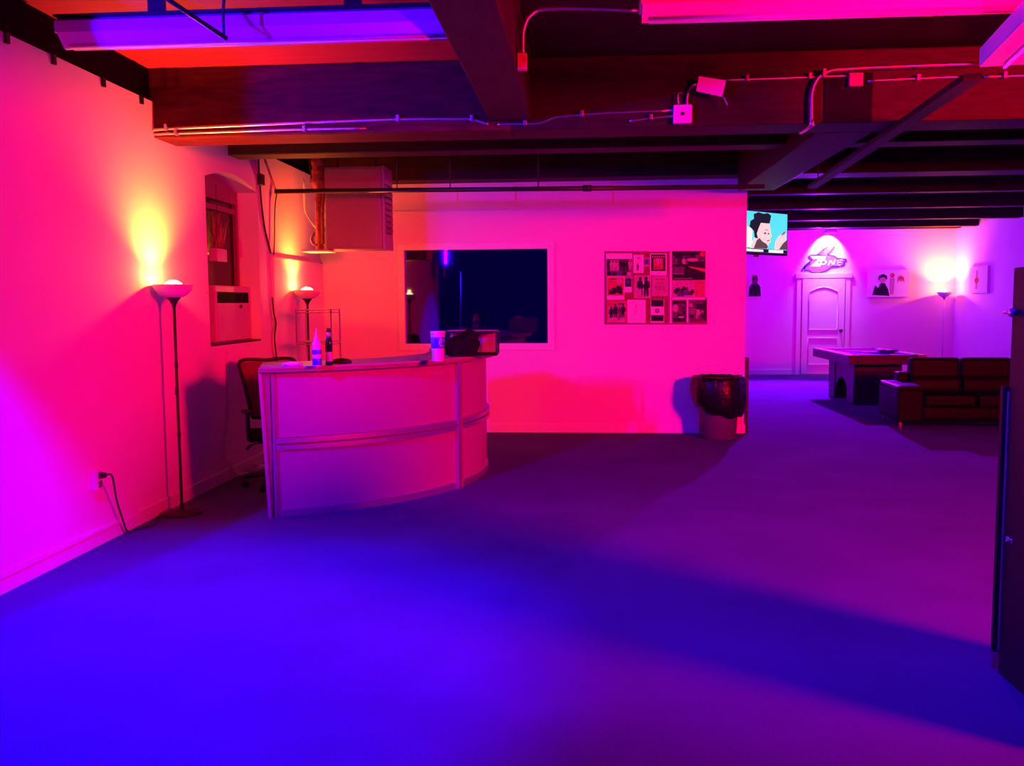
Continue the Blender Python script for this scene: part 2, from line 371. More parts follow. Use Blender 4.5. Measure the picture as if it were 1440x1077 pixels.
# ------------------------------------------------------------------ reception desk
DC = (-3.06, 8.80); R0 = 2.13
desk = thing('reception_desk', (-1.72, 7.16, 0), 'curved pale reception desk with twin metal bands across its front', 'desk')
A0, AP, A1 = -70.5, -22.6, 24.0
MB().arc(DC, 1.62, R0+.10, A0-2.0, A1+.6, 1.140, 1.156, 48).build('desktop', M['laminate'], desk)
MB().arc(DC, 1.62, R0+.085, A0-2.0, A1+.6, 1.114, 1.140, 48).build('desktop_edge', M['desk_dark'], desk)
for a, b in ((A0+1.1, AP-1.0), (AP+1.0, A1-.6)):
    MB().arc(DC, R0-.03, R0-.008, a, b, .61, 1.114, 24).build('upper_panel', M['laminate'], desk)
    MB().arc(DC, R0-.03, R0-.008, a, b, .055, .51, 24).build('lower_panel', M['laminate'], desk)
    MB().arc(DC, R0-.03, R0-.03+.018, a, b, .51, .61, 24).build('panel_gap', M['desk_dark'], desk)
    MB().arc(DC, R0-.014, R0+.022, a-.5, b+.5, .567, .605, 24).build('band', M['alu'], desk)
    MB().arc(DC, R0-.014, R0+.022, a-.5, b+.5, .515, .553, 24).build('band', M['alu'], desk)
    MB().arc(DC, R0-.03, R0+.004, a, b, 0.0, .055, 24).build('kick_plate', M['alu'], desk)
def rad(a, r): a = math.radians(a); return Vector((DC[0]+r*math.cos(a), DC[1]+r*math.sin(a), 0))
MB().arc(DC, R0-.06, R0+.03, AP-1.05, AP+.05, 0, 1.114, 3).build('post', M['alu'], desk)
MB().arc(DC, R0-.06, R0+.03, AP+.05, AP+1.0, 0, 1.114, 3).build('post_cover', M['desk_dark'], desk)
# end panels: slabs that widen towards the top
def wedge(name, m_, a, sgn, t0, t1, s0, s1, ro):
    i0, o0 = rad(a, R0-.50), rad(a, R0+ro); i1, o1 = rad(a, R0-.52), rad(a, R0+ro+.03)
    tn = Vector((-math.sin(math.radians(a)), math.cos(math.radians(a)), 0))*sgn; Z = Vector((0, 0, 1.114))
    mbx = MB()
    lo = [i0+tn*t0, o0+tn*t0, o0+tn*t1, i0+tn*t1]; hi = [i1+tn*s0+Z, o1+tn*s0+Z, o1+tn*s1+Z, i1+tn*s1+Z]
    vs = [mbx.bm.verts.new(q) for q in lo+hi]
    for q in ((3,2,1,0),(4,5,6,7),(0,1,5,4),(1,2,6,5),(2,3,7,6),(3,0,4,7)): mbx.bm.faces.new([vs[k] for k in q])
    mbx.build(name, M[m_], desk)
def endpanel(a, sgn):
    wedge('end_filler', 'desk_dark', a, sgn, 0, .014, 0, .058, -.012)
    wedge('end_panel', 'laminate', a, sgn, .0145, .040, .0585, .084, .012)
endpanel(A0-.2, -1); endpanel(A1+.2, 1)
MB().arc(DC, R0-.06, R0+.012, A0+.0, A0+.55, 0, 1.114, 2).build('end_strip', M['alu'], desk)
MB().arc(DC, R0-.06, R0+.002, A0+.55, A0+1.1, 0, 1.114, 2).build('end_trim', M['desk_dark'], desk)
MB().arc(DC, R0-.62, R0-.035, A0+.3, A1-.3, .715, .745, 40).build('worktop', M['laminate'], desk)

ZT = 1.156
def on_desk(px, py): q = at_z(px, py, ZT); return (q.x, q.y, ZT)
# squeeze bottle
c = on_desk(446, 515)
b = thing('squeeze_bottle', c, 'clear squeeze bottle with blue bands and pointed cap on the desk', 'bottle')
MB().lathe([(.030, 0), (.034, .006), (.034, .045), (.034, .165), (.028, .185), (.020, .192)], c, 24).build('bottle_body', M['white_pl'], b)
MB().lathe([(.0348, .010), (.0355, .012), (.0355, .058), (.0348, .060)], c, 24).build('liquid_band', M['blue'], b)
MB().lathe([(.0348, .090), (.0355, .092), (.0355, .122), (.0348, .124)], c, 24).build('label_band', M['blue'], b)
MB().lathe([(.021, .190), (.021, .205), (.013, .215), (.006, .255), (.003, .285), (0, .286)], c, 16).build('pointed_cap', M['white_pl'], b)
c = on_desk(463, 513.5)
b = thing('glass_bottle', c, 'dark glass bottle with black cap beside the squeeze bottle', 'bottle')
MB().lathe([(.024, 0), (.0275, .006), (.0275, .165), (.024, .190), (.013, .225), (.012, .262), (0, .262)], c, 24).build('bottle_body', M['dark_glass'], b)
MB().lathe([(.0278, .03), (.0283, .032), (.0283, .10), (.0278, .102)], c, 24).build('label', M['ink4'], b)
MB().lathe([(.0135, .215), (.0142, .222), (.0138, .248), (.013, .25)], c, 16).build('neck_foil', M['alu'], b)
MB().lathe([(.015, .250), (.0165, .252), (.0165, .275), (.014, .280), (0, .281)], c, 16).build('cap', M['black'], b)
c = on_desk(411, 514.5)
mb = MB()
mb.blob((c[0], c[1], ZT+.012), (.075, .06, .022), 3, .25, 3, ZT+.001)
one('paper_napkin', mb, M['paper'], c, 'crumpled white paper lying at the left end of the desk', 'paper')
c = on_desk(480, 511)
mb = MB(); mb.blob((c[0], c[1], ZT+.012), (.085, .05, .03), 5, .05, 2, ZT+.001)
one('desk_gadget', mb, M['black'], c, 'small black rounded gadget on the desk right of the dark bottle', 'gadget')
c = on_desk(616, 508)
b = thing('drink_cup', c, 'tall white drink cup with blue band at right end of the desk', 'cup')
MB().lathe([(.044, 0), (.046, .004), (.058, .228), (.0605, .232), (.0605, .240), (.057, .240), (.052, .20), (0, .19)], c, 32).build('cup_body', M['white_pl'], b)
MB().lathe([(.0525, .105), (.0535, .107), (.0575, .192), (.0565, .194)], c, 32).build('blue_band', M['blue'], b)
mb = MB()
dirc = Vector((-c[0], -c[1], 0)).normalized(); sd = Vector((-dirc.y, dirc.x, 0))
def cup_pt(a, z, off=.0605):
    q = dirc*math.cos(a) + sd*math.sin(a); return Vector((c[0], c[1], ZT+z)) + q*off
mb.tube([cup_pt(.62+.42*math.cos(t), .150+.026*math.sin(t), .0570+.0012) for t in [0.5+.35*i for i in range(15)]], .003, 6)
mb.tube([cup_pt(.42+.2*i/6, .150+.004*math.sin(i), .0572+.001) for i in range(7)], .003, 6)
mb.build('swirl_mark', M['white_pl'], b)
# display case and black bag
c = on_desk(663, 499); cx, cy = c[0], c[1]+.10
b = thing('display_case', (cx, cy, ZT), 'small clear display case with dark frame behind the black bag', 'case')
hw, dp, hh = .225, .10, .215
mb = MB()
for sx in (-1, 1):
    for sy in (-1, 1): mb.box(cx+sx*hw-.008, cx+sx*hw+.008, cy+sy*dp-.008, cy+sy*dp+.008, ZT, ZT+hh)
for z in (ZT+.008, ZT+hh-.008):
    for sy in (-1, 1): mb.box(cx-hw+.008, cx+hw-.008, cy+sy*dp-.007, cy+sy*dp+.007, z-.007, z+.007)
    for sx in (-1, 1): mb.box(cx+sx*hw-.007, cx+sx*hw+.007, cy-dp+.008, cy+dp-.008, z-.007, z+.007)
mb.build('frame', M['black_metal'], b)
MB().box(cx-hw+.01, cx+hw-.01, cy+dp-.006, cy+dp-.001, ZT+.016, ZT+hh-.016).build('back_plate', M['heater'], b)
MB().box(cx-hw+.008, cx+hw-.008, cy-dp, cy+dp, ZT+hh-.001, ZT+hh+.004).build('lid', M['heater'], b)
c2 = on_desk(655, 500.5); bx, by = c2[0], c2[1]-.03
b = thing('carry_bag', (bx, by, ZT), 'slumped black bag with strap lying on the desk before the case', 'bag')
mb = MB(); mb.blob((bx-.035, by, ZT+.07), (.16, .095, .115), 11, .28, 1.8, ZT+.001); mb.blob((bx+.03, by+.0, ZT+.16), (.085, .07, .075), 12, .25, 2, None)
mb.build('bag_body', M['black_matte'], b)
MB().tube([(bx+.08, by-.02, ZT+.02), (bx+.17, by-.03, ZT+.022), (bx+.23, by+.02, ZT+.018), (bx+.27, by+.07, ZT+.014)], .014, 8, 4).build('strap', M['black_matte'], b)
MB().tube([(bx-.10, by-.05, ZT+.11), (bx-.06, by-.07, ZT+.17), (bx+.02, by-.07, ZT+.215), (bx+.09, by-.03, ZT+.17), (bx+.125, by-.02, ZT+.1)], .010, 8, 4).build('handle', M['black_matte'], b)

# ------------------------------------------------------------------ office chair (facing -Y before it is turned)
def office_chair(loc, rz, label):
    t = thing('office_chair', (0, 0, 0), label, 'chair')
    def bp(u, z):        # curve of the backrest: u across -1..1
        k = (z-.60)/.52; w = .165 + .10*k**.8 if k > 0 else .165
        return Vector((u*w, .235 + .10*k + .045*(1-u*u) - .05*math.sin(PI*min(1, max(0, k))), z))
    out = [bp(-1, z) for z in (.60, .70, .80, .90, 1.0, 1.075)] + [bp(-.85, 1.115), bp(-.4, 1.118), bp(0, 1.108), bp(.4, 1.118), bp(.85, 1.115)] + [bp(1, z) for z in (1.075, 1.0, .90, .80, .70, .60)]
    MB().tube(out + [bp(.4, .585), bp(-.4, .585), out[0]], .016, 8, 4).build('back_frame', M['black'], t)
    mb = MB(); NU, NZ = 10, 12; g = [[mb.bm.verts.new(bp(-1+2*i/NU, .60+.5*j/NZ)) for i in range(NU+1)] for j in range(NZ+1)]
    g2 = [[mb.bm.verts.new(v.co+Vector((0, .006, 0))) for v in r] for r in g]
    for j in range(NZ):
        for i in range(NU):
            for G in (g, g2): mb.bm.faces.new((G[j][i], G[j][i+1], G[j+1][i+1], G[j+1][i])).smooth = True
    mb.build('backrest', M['mesh_red'], t)
    MB().tube([bp(-1, .78)+Vector((0, .03, 0)), bp(-.5, .78)+Vector((0, .03, 0)), bp(.5, .78)+Vector((0, .03, 0)), bp(1, .78)+Vector((0, .03, 0))], .014, 8, 3).build('lumbar_bar', M['alu'], t)
    MB().box(-.03, .03, .30, .335, .42, .80, .008).build('back_post', M['black'], t)
    mb = MB(); mb.box(-.235, .235, -.24, .235, .435, .505, .03); mb.build('seat', M['black_matte'], t)
    MB().box(-.10, .10, -.10, .32, .395, .435, .008).build('seat_mechanism', M['black'], t)
    for sx in (-1, 1):
        a = MB(); a.tube([(sx*.18, .02, .425), (sx*.245, .02, .43), (sx*.25, .02, .50), (sx*.25, .03, .66)], .02, 8, 3)
        ao = a.build('armrest', M['black'], t)
        MB().box(sx*.25-.035, sx*.25+.035, -.10, .15, .66, .69, .012).build('arm_pad', M['black'], ao)
    MB().tube([(-.08, -.05, .41), (-.2, -.07, .405), (-.25, -.07, .395)], .007, 6).tube([(-.25, -.07, .395), (-.29, -.075, .36)], .014, 6).build('lever', M['black'], t)
    MB().tube([(0, 0, .10), (0, 0, .24)], .03, 12).tube([(0, 0, .24), (0, 0, .40)], .018, 12).build('gas_column', M['black_metal'], t)
    for k in range(5):
        a = 2*PI*k/5+.25; ca, sa = math.cos(a), math.sin(a)
        lo_ = MB().tube([(0, 0, .12), (ca*.15, sa*.15, .105), (ca*.29, sa*.29, .085)], .02, 8, radii=[.026, .022, .016]).build('base_leg', M['black_metal'], t)
        MB().tube([(ca*.29-sa*.025, sa*.29+ca*.025, .029), (ca*.29-sa*.006, sa*.29+ca*.006, .029)], .028, 14).tube([(ca*.29+sa*.006, sa*.29-ca*.006, .029), (ca*.29+sa*.025, sa*.29-ca*.025, .029)], .028, 14).tube([(ca*.29, sa*.29, .03), (ca*.29, sa*.29, .085)], .006, 6).build('caster', M['black'], lo_)
    t.location = loc; t.rotation_euler = (0, 0, rz)
    return t
office_chair((-2.72, 8.00, 0), .55, 'black office chair with red mesh back half hidden behind the desk')

# ------------------------------------------------------------------ wire shelf behind the desk
sx0, sx1, sy0, sy1 = -2.97, -2.60, 9.42, 9.76
t = thing('wire_shelf', ((sx0+sx1)/2, (sy0+sy1)/2, 0), 'narrow silver wire shelf rack behind the desk before the lamp', 'shelf')
for x in (sx0, sx1):
    for y in (sy0, sy1): MB().tube([(x, y, 0), (x, y, 1.57)], .008, 8).build('upright', M['alu'], t)
for z in (.15, .68, 1.20, 1.53):
    mb = MB()
    for dz in (0, .028):
        for y in (sy0, sy1): mb.tube([(sx0, y, z+dz), (sx1, y, z+dz)], .005, 6)
        for x in (sx0, sx1): mb.tube([(x, sy0, z+dz), (x, sy1, z+dz)], .005, 6)
    for i in range(1, 12): x = sx0+(sx1-sx0)*i/12; mb.tube([(x, sy0, z+.028), (x, sy1, z+.028)], .003, 5)
    mb.build('shelf', M['alu'], t)

# ------------------------------------------------------------------ unit heater hung from the beams
hx0, hx1, hy0, hy1, hz0, hz1 = -2.80, -2.15, 10.0, 10.42, 2.21, 3.10
t = thing('unit_heater', ((hx0+hx1)/2, (hy0+hy1)/2, hz0), 'boxy grey unit heater with side louvres hung near the back wall', 'heater')
MB().box(hx0, hx1-.02, hy0, hy1, hz0, hz1, .025).build('housing', M['heater'], t)
MB().box(hx0+.03, hx1-.06, hy0-.006, hy0-.0005, hz0+.03, hz1-.30, .003).build('front_panel', M['heater'], t)
MB().box(hx0+.03, hx1-.06, hy0-.006, hy0-.0005, hz1-.28, hz1-.03, .003).build('upper_panel', M['heater'], t)
MB().box(hx1-.02, hx1-.008, hy0+.02, hy1-.02, hz0+.17, hz1-.12).build('outlet_backing', M['black'], t)
fr = MB(); fr.box(hx1-.02, hx1+.012, hy0, hy0+.03, hz0, hz1, .004).box(hx1-.02, hx1+.012, hy1-.03, hy1, hz0, hz1, .004).box(hx1-.02, hx1+.012, hy0+.03, hy1-.03, hz0, hz0+.17, .004).box(hx1-.02, hx1+.012, hy0+.03, hy1-.03, hz1-.14, hz1, .004)
fr.build('outlet_frame', M['heater'], t)
for i in range(9):
    z = hz0+.21+i*.065
    MB().box(hx1-.004, hx1+.016, hy0+.032, hy1-.032, z-.02, z+.02, rot=Matrix.Rotation(.6, 3, 'Y')).build('louvre', M['heater'], t)
for x in (hx0+.1, hx1-.12):
    MB().tube([(x, hy0+.2, hz1-.02), (x, hy0+.2, ZD)], .008, 8).build('hanger_rod', M['black_metal'], t)
# flue and gas fittings beside it
t = thing('flue_pipe', (-2.92, 10.22, 2.2), 'red lit crinkled flue pipe rising beside the unit heater', 'pipe')
wob = lambda r, z, a, j: (r*(1+.10*math.sin(j*2.1)+.06*math.sin(3*a+j)), z)
MB().lathe([(.075 if z > 2.9 else .05, z) for z in [2.21+.035*i for i in range(35)]], (-2.92, 10.22, 0), 18, wob).build('flue_wrap', M['flue'], t)
MB().tube([(-2.86, 10.12, 2.28), (-2.86, 10.12, 2.62), (-2.86, 10.18, 2.8), (-2.86, 10.2, 3.1)], .018, 8, 3).build('gas_line', M['flue'], t)
MB().tube([(-2.96, 10.13, 2.40), (-2.98, 10.08, 2.33), (-2.95, 10.06, 2.27), (-2.92, 10.10, 2.27)], .016, 8, 4).build('gas_elbow', M['steel'], t)
MB().box(-3.03, -2.74, 9.86, 10.2, 2.185, 2.203, .003).build('support_bracket', M['white_pl'], t)
# dark pipe across in front of the heater
py_, pz_ = 9.5, 2.77
t = thing('gas_pipe', (-.8, py_, pz_), 'long dark pipe running across the room before the unit heater', 'pipe')
MB().tube([(-3.18, py_, 2.785), (1.80, py_, 2.75)], .024, 12).build('pipe_run', M['black_metal'], t)
MB().tube([(.0, py_, 2.764), (.09, py_, 2.763)], .033, 12).build('coupling', M['black_metal'], t)
for x in (-1.9, -1.35, -.45):
    MB().tube([(x, py_, 2.77), (x, py_, 3.42)], .006, 6).build('hanger_rod', M['black_metal'], t)
MB().tube([(-3.17, py_, 2.785), (-3.235, 9.3, 3.16)], .012, 8).build('end_riser', M['flue'], t)

# cables at the far left corner
P = [at_x(px, py, XL+.012) for px, py in ((363, 217), (365, 252), (368, 290), (373, 325), (381, 356))]
mb = MB(); mb.tube(P, .010, 8, 4); q = P[1]; mb.box(XL+.001, XL+.05, q.y-.05, q.y+.05, q.z-.06, q.z+.05, .005)
one('wall_cable', mb, M['cable'], P[0], 'dark cable with small box running down the wall beyond the window', 'cable')
P = [at_x(px, py, XL+.047) for px, py in ((383, 418), (385, 440), (388, 455), (386, 475), (389, 505), (392, 545))]
one('hanging_cable', MB().tube(P, .009, 6, 4), M['cable'], P[0], 'dark cord hanging on the left wall just above the office chair', 'cable')
P = [Vector((-3.19, 10.55, 3.05)), Vector((-3.19, 10.55, 2.72)), Vector((-3.14, 10.52, 2.62)), Vector((-3.05, 10.4, 2.52)), Vector((-2.97, 10.3, 2.46))]
one('thermostat_wire', MB().tube(P, .011, 6, 4), M['white_pl'], P[0], 'pale wire sagging from the wall to the crinkled flue pipe', 'wire')
P = [Vector((-3.255, 9.78, 2.80)), Vector((-3.255, 9.70, 2.62)), Vector((-3.255, 9.66, 2.30)), Vector((-3.255, 9.62, 2.14))]
one('lamp_wire', MB().tube(P, .007, 6, 4), M['cable'], P[0], 'thin dark wire dropping from the pipe end to the wall ledge', 'wire')

# ------------------------------------------------------------------ window air conditioner
AC = t = thing('air_conditioner', (XL-.13, 8.82, ww['z0']+.02), 'boxy window air conditioner sitting on the dark sill', 'air conditioner')
ax, ay0, ay1, az0, az1 = XL-.10, 8.33, 9.235, ww['z0']+.021, 1.80
MB().box(ax-.08, ax, ay0, ay1, az0, az1, .015).build('housing', M['offwhite'], t)
MB().box(ax, ax+.006, ay0+.04, ay1-.07, az1-.165, az1-.06, .002).build('air_vent', M['plate'], t)
mb = MB()
for i in range(20): z = az0+.05+i*.0155; mb.box(ax, ax+.006, ay0+.05, ay1-.06, z, z+.009)
mb.build('front_grille', M['offwhite'], t)
MB().tube([(ax, ay1-.30, az1-.20), (ax+.02, ay1-.30, az1-.20)], .018, 12).build('dial', M['black'], t)
t = thing('hanging_planter', (XL-.12, 8.42, 2.05), 'small pale planter with reddish leaves hanging in the window', 'plant')
MB().box(XL-.16, XL-.08, 8.36, 8.60, 2.02, 2.14, .008).build('pot', M['offwhite'], t)
mb = MB(); rr = random.Random(3)
for i in range(34):
    a = Vector((XL-.12+rr.uniform(-.02, .02), 8.48+rr.uniform(-.08, .08), 2.14)); tip = a+Vector((rr.uniform(-.04, .04), rr.uniform(-.10, .10), rr.uniform(.10, .36)))
    sd_ = Vector((0, .014, .004)); md = (a+tip)/2
    mb.prism([a, md+sd_, tip, md-sd_], (.003, 0, 0))
mb.build('leaves', M['leaf'], t)
MB().tube([(XL-.12, 8.48, 2.14), (XL-.12, 8.48, 2.74)], .003, 6).build('hanging_string', M['cable'], t)
P = [at_x(px, py, XL+.012) for px, py in ((321, 492), (321, 530), (322, 575), (320, 610), (316, 640))] + [Vector((XL+.03, 8.22, .16)), Vector((XL+.04, 8.35, .03)), Vector((XL+.07, 8.58, .012))]
MB().tube(P, .008, 6, 4).build('power_cord', M['white_pl'], AC)
t = thing('power_strip', (-3.18, 8.75, 0), 'short white power strip on the floor beneath the window', 'power strip')
MB().box(-3.22, -3.15, 8.62, 8.90, .001, .035, .006).build('strip_body', M['white_pl'], t)
MB().box(-3.21, -3.16, 8.66, 8.71, .035, .075, .006).build('plug', M['white_pl'], t)
# outlet with adapter and the lamp's cord
o0 = at_x(124, 662, XL); o1 = at_x(139, 686, XL); oy, oz = (o0.y+o1.y)/2, .455
t = thing('wall_outlet', (XL, oy, oz-.07), 'surface mounted white wall outlet near the floor with black plug', 'outlet')
MB().box(XL, XL+.045, oy-.045, oy+.04, oz-.065, oz+.065, .005).build('outlet_box', M['white_pl'], t)
for dz in (-.03, .03): MB().box(XL+.045, XL+.049, oy-.02, oy+.02, oz+dz-.022, oz+dz+.022, .002).build('receptacle', M['grey_pl'], t)
c0 = Vector((XL+.05, oy, oz+.03))
mb = MB(); mb.box(XL+.0495, XL+.085, oy-.018, oy+.018, oz+.012, oz+.048, .006)
P = [c0+Vector((.034, 0, 0)), c0+Vector((.07, .02, -.01)), Vector((XL+.07, oy+.16, .28)), Vector((XL+.055, oy+.27, .10)), Vector((XL+.05, oy+.33, .02)), Vector((XL+.07, oy+.45, .008)), Vector((XL+.12, oy+.55, .007)), Vector((XL+.09, 6.62, .008)), Vector((XL+.03, 6.72, .008))]
mb.tube(P, .007, 6, 5)
mb.build('power_cord', M['cable'], LAMP1)

# ------------------------------------------------------------------ cork board and its prints
YW = YB
def W(cx_, cy_, off): q = at_y(840+cx_/8.47, 340+cy_/8.47, YW); return Vector((q.x, YW-off, q.z))
def quad(mb, x0, y0, x1, y1, off, t=.0008): mb.prism([W(x0, y1, off), W(x1, y1, off), W(x1, y0, off), W(x0, y0, off)], (0, -t, 0))
def ell(mb, x, y, rx, ry, off, n=12, t=.0008):
    mb.prism([W(x+rx*math.cos(2*PI*i/n), y+ry*math.sin(2*PI*i/n), off) for i in range(n)], (0, -t, 0))
def figure(mb, x, y, h, off):       # a standing figure silhouette, y = feet
    ell(mb, x, y-h*.9, h*.08, h*.10, off)
    pts = [(x-.16*h, y-.74*h), (x-.05*h, y-.80*h), (x+.05*h, y-.80*h), (x+.16*h, y-.74*h), (x+.20*h, y-.42*h), (x+.12*h, y-.44*h), (x+.11*h, y), (x+.02*h, y), (x, y-.36*h), (x-.03*h, y), (x-.12*h, y), (x-.11*h, y-.44*h), (x-.19*h, y-.42*h)]
    mb.prism([W(px, py, off) for px, py in pts], (0, -.0008, 0))
t = thing('cork_board', tuple(W(700, 975, 0)), 'reddish cork board with thin frame hung on the back wall', 'board')
mb = MB(); quad(mb, 92, 118, 1305, 978, .001, .010); mb.build('cork_panel', M['cork'], t)
mb = MB()
for a in ((88, 112, 620, 128), (88, 968, 1310, 984), (88, 112, 100, 984), (838, 112, 862, 968)): quad(mb, *a, .0005, .014)
mb.build('board_frame', M['desk_dark'], t)
mb = MB()
for a in ((862, 108, 890, 970), (880, 664, 1300, 690), (1285, 108, 1305, 690), (420, 112, 620, 119), (1062, 690, 1085, 960)): quad(mb, *a, .0114, .0006)
mb.build('pale_strips', M['paper'], t)
PMATS = [M['paper'], M['ink'], M['ink2'], M['ink3'], M['ink4'], M['ink5']]
GP = 'prints pinned to the cork board'
B0, B1, B2 = .0125, .0136, .0147
rg = random.Random(21)
def poster(label, rect, bg, draw):
    mb = MB(); mb.mi = bg; quad(mb, *rect, B0); draw(mb)
    return one('poster', mb, PMATS, tuple(W((rect[0]+rect[2])/2, rect[3], B0)), label, 'poster', GP)
def blocks(mb, rect, mats, n, smin, smax, off=B1):
    for i in range(n):
        w = rg.uniform(smin, smax); h = rg.uniform(smin, smax)*.7
        x = rg.uniform(rect[0], rect[2]-w); y = rg.uniform(rect[1], max(rect[1]+1, rect[3]-h)); mb.mi = rg.choice(mats)
        quad(mb, x, y, x+w, min(y+h, rect[3]), off+.00001*i)
def d1(mb):
    mb.mi = 2; quad(mb, 107, 205, 413, 405, B1)
    for i in range(8):
        mb.mi = rg.choice([1, 1, 3, 4]); figure(mb, 130+i*37, 340+rg.uniform(-6, 12), 130, B2+i*.00002)
    for i in range(5):
        mb.mi = rg.choice([1, 4, 5]); ell(mb, 140+i*60, 380, 30, 24, B2+.0004+i*.00002)
poster('print of a crowd below a white strip, top left of the cork board', (103, 138, 417, 410), 0, d1)
def d2(mb):
    mb.mi = 3; quad(mb, 120, 425, 315, 640, B1); blocks(mb, (122, 520, 312, 636), [1, 2], 10, 30, 90, B2)
    mb.mi = 4; ell(mb, 260, 470, 40, 36, B2)
    for i in range(4): mb.mi = 1; quad(mb, 145+i*20, 436, 157+i*20, 452, B2+.0004)
poster('red photo print with white lower margin, left side below the crowd print', (113, 417, 323, 692), 0, d2)
def d3(mb):
    mb.mi = 1; quad(mb, 328, 430, 405, 535, B1); mb.mi = 5; ell(mb, 366, 480, 22, 26, B2)
poster('tiny dark snapshot with white lower border beside the red photo', (324, 424, 410, 600), 0, d3)
def d4(mb):
    mb.mi = 2; figure(mb, 480, 345, 90, B1); mb.mi = 4; ell(mb, 490, 195, 26, 14, B1)
poster('pale flyer with one faint small figure, second along the top', (430, 155, 552, 372), 0, d4)
def d5(mb):
    mb.mi = 5; quad(mb, 554, 205, 612, 272, B1); mb.mi = 2; ell(mb, 583, 240, 18, 14, B2)
poster('tiny blue card overlapping the cork beside the pale flyer', (550, 192, 616, 292), 4, d5)
def d6(mb):
    mb.mi = 1; quad(mb, 640, 150, 810, 348, B1); mb.mi = 3; quad(mb, 668, 195, 782, 330, B2); mb.mi = 4; quad(mb, 700, 200, 760, 262, B2+.0006)
    for i in range(6): mb.mi = 4; quad(mb, 652+i*26, 168, 668+i*26, 188, B2)
    for i in range(2): mb.mi = 2; quad(mb, 680, 300+i*16, 770, 308+i*16, B2+.0006)
poster('black framed poster with rose square centre and white border', (625, 140, 826, 400), 0, d6)
def d7(mb):
    mb.mi = 1; figure(mb, 510, 640, 225, B1); figure(mb, 580, 650, 240, B1+.0001); mb.mi = 0; ell(mb, 548, 480, 10, 30, B2); mb.mi = 4; quad(mb, 480, 560, 525, 650, B2)
poster('rose print of two dark standing figures in the board centre', (435, 400, 640, 672), 4, d7)
def d8(mb):
    for i in range(9): mb.mi = 3 if i % 3 else 2; quad(mb, 680+rg.uniform(0, 14), 440+i*20, 815-rg.uniform(0, 40), 447+i*20, B1)
    mb.mi = 2
    for i in range(7): quad(mb, 678+i*21, 528, 690+i*21, 545, B2)
poster('rose paper with rows of small lettering right of two figures', (648, 408, 840, 645), 4, d8)
def d9(mb):
    mb.mi = 4; quad(mb, 130, 765, 335, 958, B1)
    for i, x in enumerate((165, 215, 262, 305)): mb.mi = (1, 1, 2, 1)[i]; figure(mb, x, 930-(i % 2)*30, 165, B2+i*.00005)
    mb.mi = 5; quad(mb, 250, 728, 315, 750, B1); mb.mi = 4; ell(mb, 170, 930, 40, 28, B2+.0006); ell(mb, 300, 930, 34, 34, B2+.0006)
poster('red print of a dark group of figures, bottom left of the board', (110, 702, 350, 962), 3, d9)
def d10(mb):
    mb.mi = 4
    for a, b in (((465, 735), (445, 850)), ((445, 850), (435, 880)), ((465, 740), (480, 820)), ((480, 820), (455, 860))):
        mb.prism([W(a[0]-3, a[1], B1), W(a[0]+3, a[1], B1), W(b[0]+3, b[1], B1), W(b[0]-3, b[1], B1)], (0, -.0008, 0))
poster('nearly blank white sheet with a thin sketch on the bottom row', (356, 690, 575, 966), 0, d10)
def d11(mb):
    mb.mi = 1; quad(mb, 640, 692, 788, 770, B1); quad(mb, 640, 872, 788, 945, B1+.0001); mb.mi = 2; ell(mb, 712, 822, 26, 28, B1); mb.mi = 4; ell(mb, 712, 822, 12, 14, B2)
poster('sheet with black bands above and below a round emblem', (634, 690, 796, 962), 0, d11)
def d12(mb):
    blocks(mb, (892, 120, 1283, 300), [1, 1, 2], 22, 50, 150); mb.mi = 3
    mb.prism([W(1080, 300, B2), W(1285, 362, B2), W(1285, 320, B2), W(1100, 292, B2)], (0, -.0008, 0))
    mb.mi = 3; ell(mb, 1250, 145, 32, 30, B2); mb.mi = 4; ell(mb, 1030, 235, 26, 34, B2); ell(mb, 1130, 215, 70, 22, B2+.0002)
    mb.mi = 2; quad(mb, 900, 295, 1030, 378, B2+.0001); mb.mi = 1; quad(mb, 892, 385, 1110, 430, B2+.0003); mb.mi = 4; quad(mb, 900, 378, 1030, 384, B2+.0005); quad(mb, 910, 434, 1130, 440, B2+.0005)
poster('large dark collage poster filling the upper right of the board', (888, 110, 1286, 450), 1, d12)
def d13(mb):
    blocks(mb, (888, 540, 1160, 650), [1, 2, 2, 5], 14, 30, 80); mb.mi = 3; quad(mb, 1165, 470, 1270, 655, B1)
    for i in range(6): mb.mi = 4; quad(mb, 1180, 488+i*28, 1255, 495+i*28, B2)
    for i in range(3): mb.mi = 1; ell(mb, 930+i*100, 590-(i == 1)*35, 24, 26, B2+.0004)
poster('wide rose collage print just under the large dark poster', (884, 460, 1286, 662), 4, d13)
def d14(mb):
    mb.mi = 1; quad(mb, 890, 705, 1050, 735, B1); quad(mb, 895, 905, 1050, 950, B1+.0001); blocks(mb, (950, 740, 1055, 900), [1, 2], 7, 30, 80); mb.mi = 4; ell(mb, 930, 790, 36, 46, B2); mb.mi = 0; quad(mb, 968, 888, 1025, 902, B2+.0004)
poster('plum portrait print with pale oval, left of lower right pair', (886, 700, 1062, 955), 2, d14)
def d15(mb):
    blocks(mb, (1090, 700, 1295, 940), [1, 2, 2, 4], 16, 30, 100)
    for i in range(3): mb.mi = 4; quad(mb, 1100, 805+i*24, 1180-i*12, 812+i*24, B2+.0004)
    mb.mi = 1; quad(mb, 1262, 695, 1296, 935, B2)
poster('dark plum print at the bottom right corner of the board', (1086, 690, 1300, 952), 2, d15)

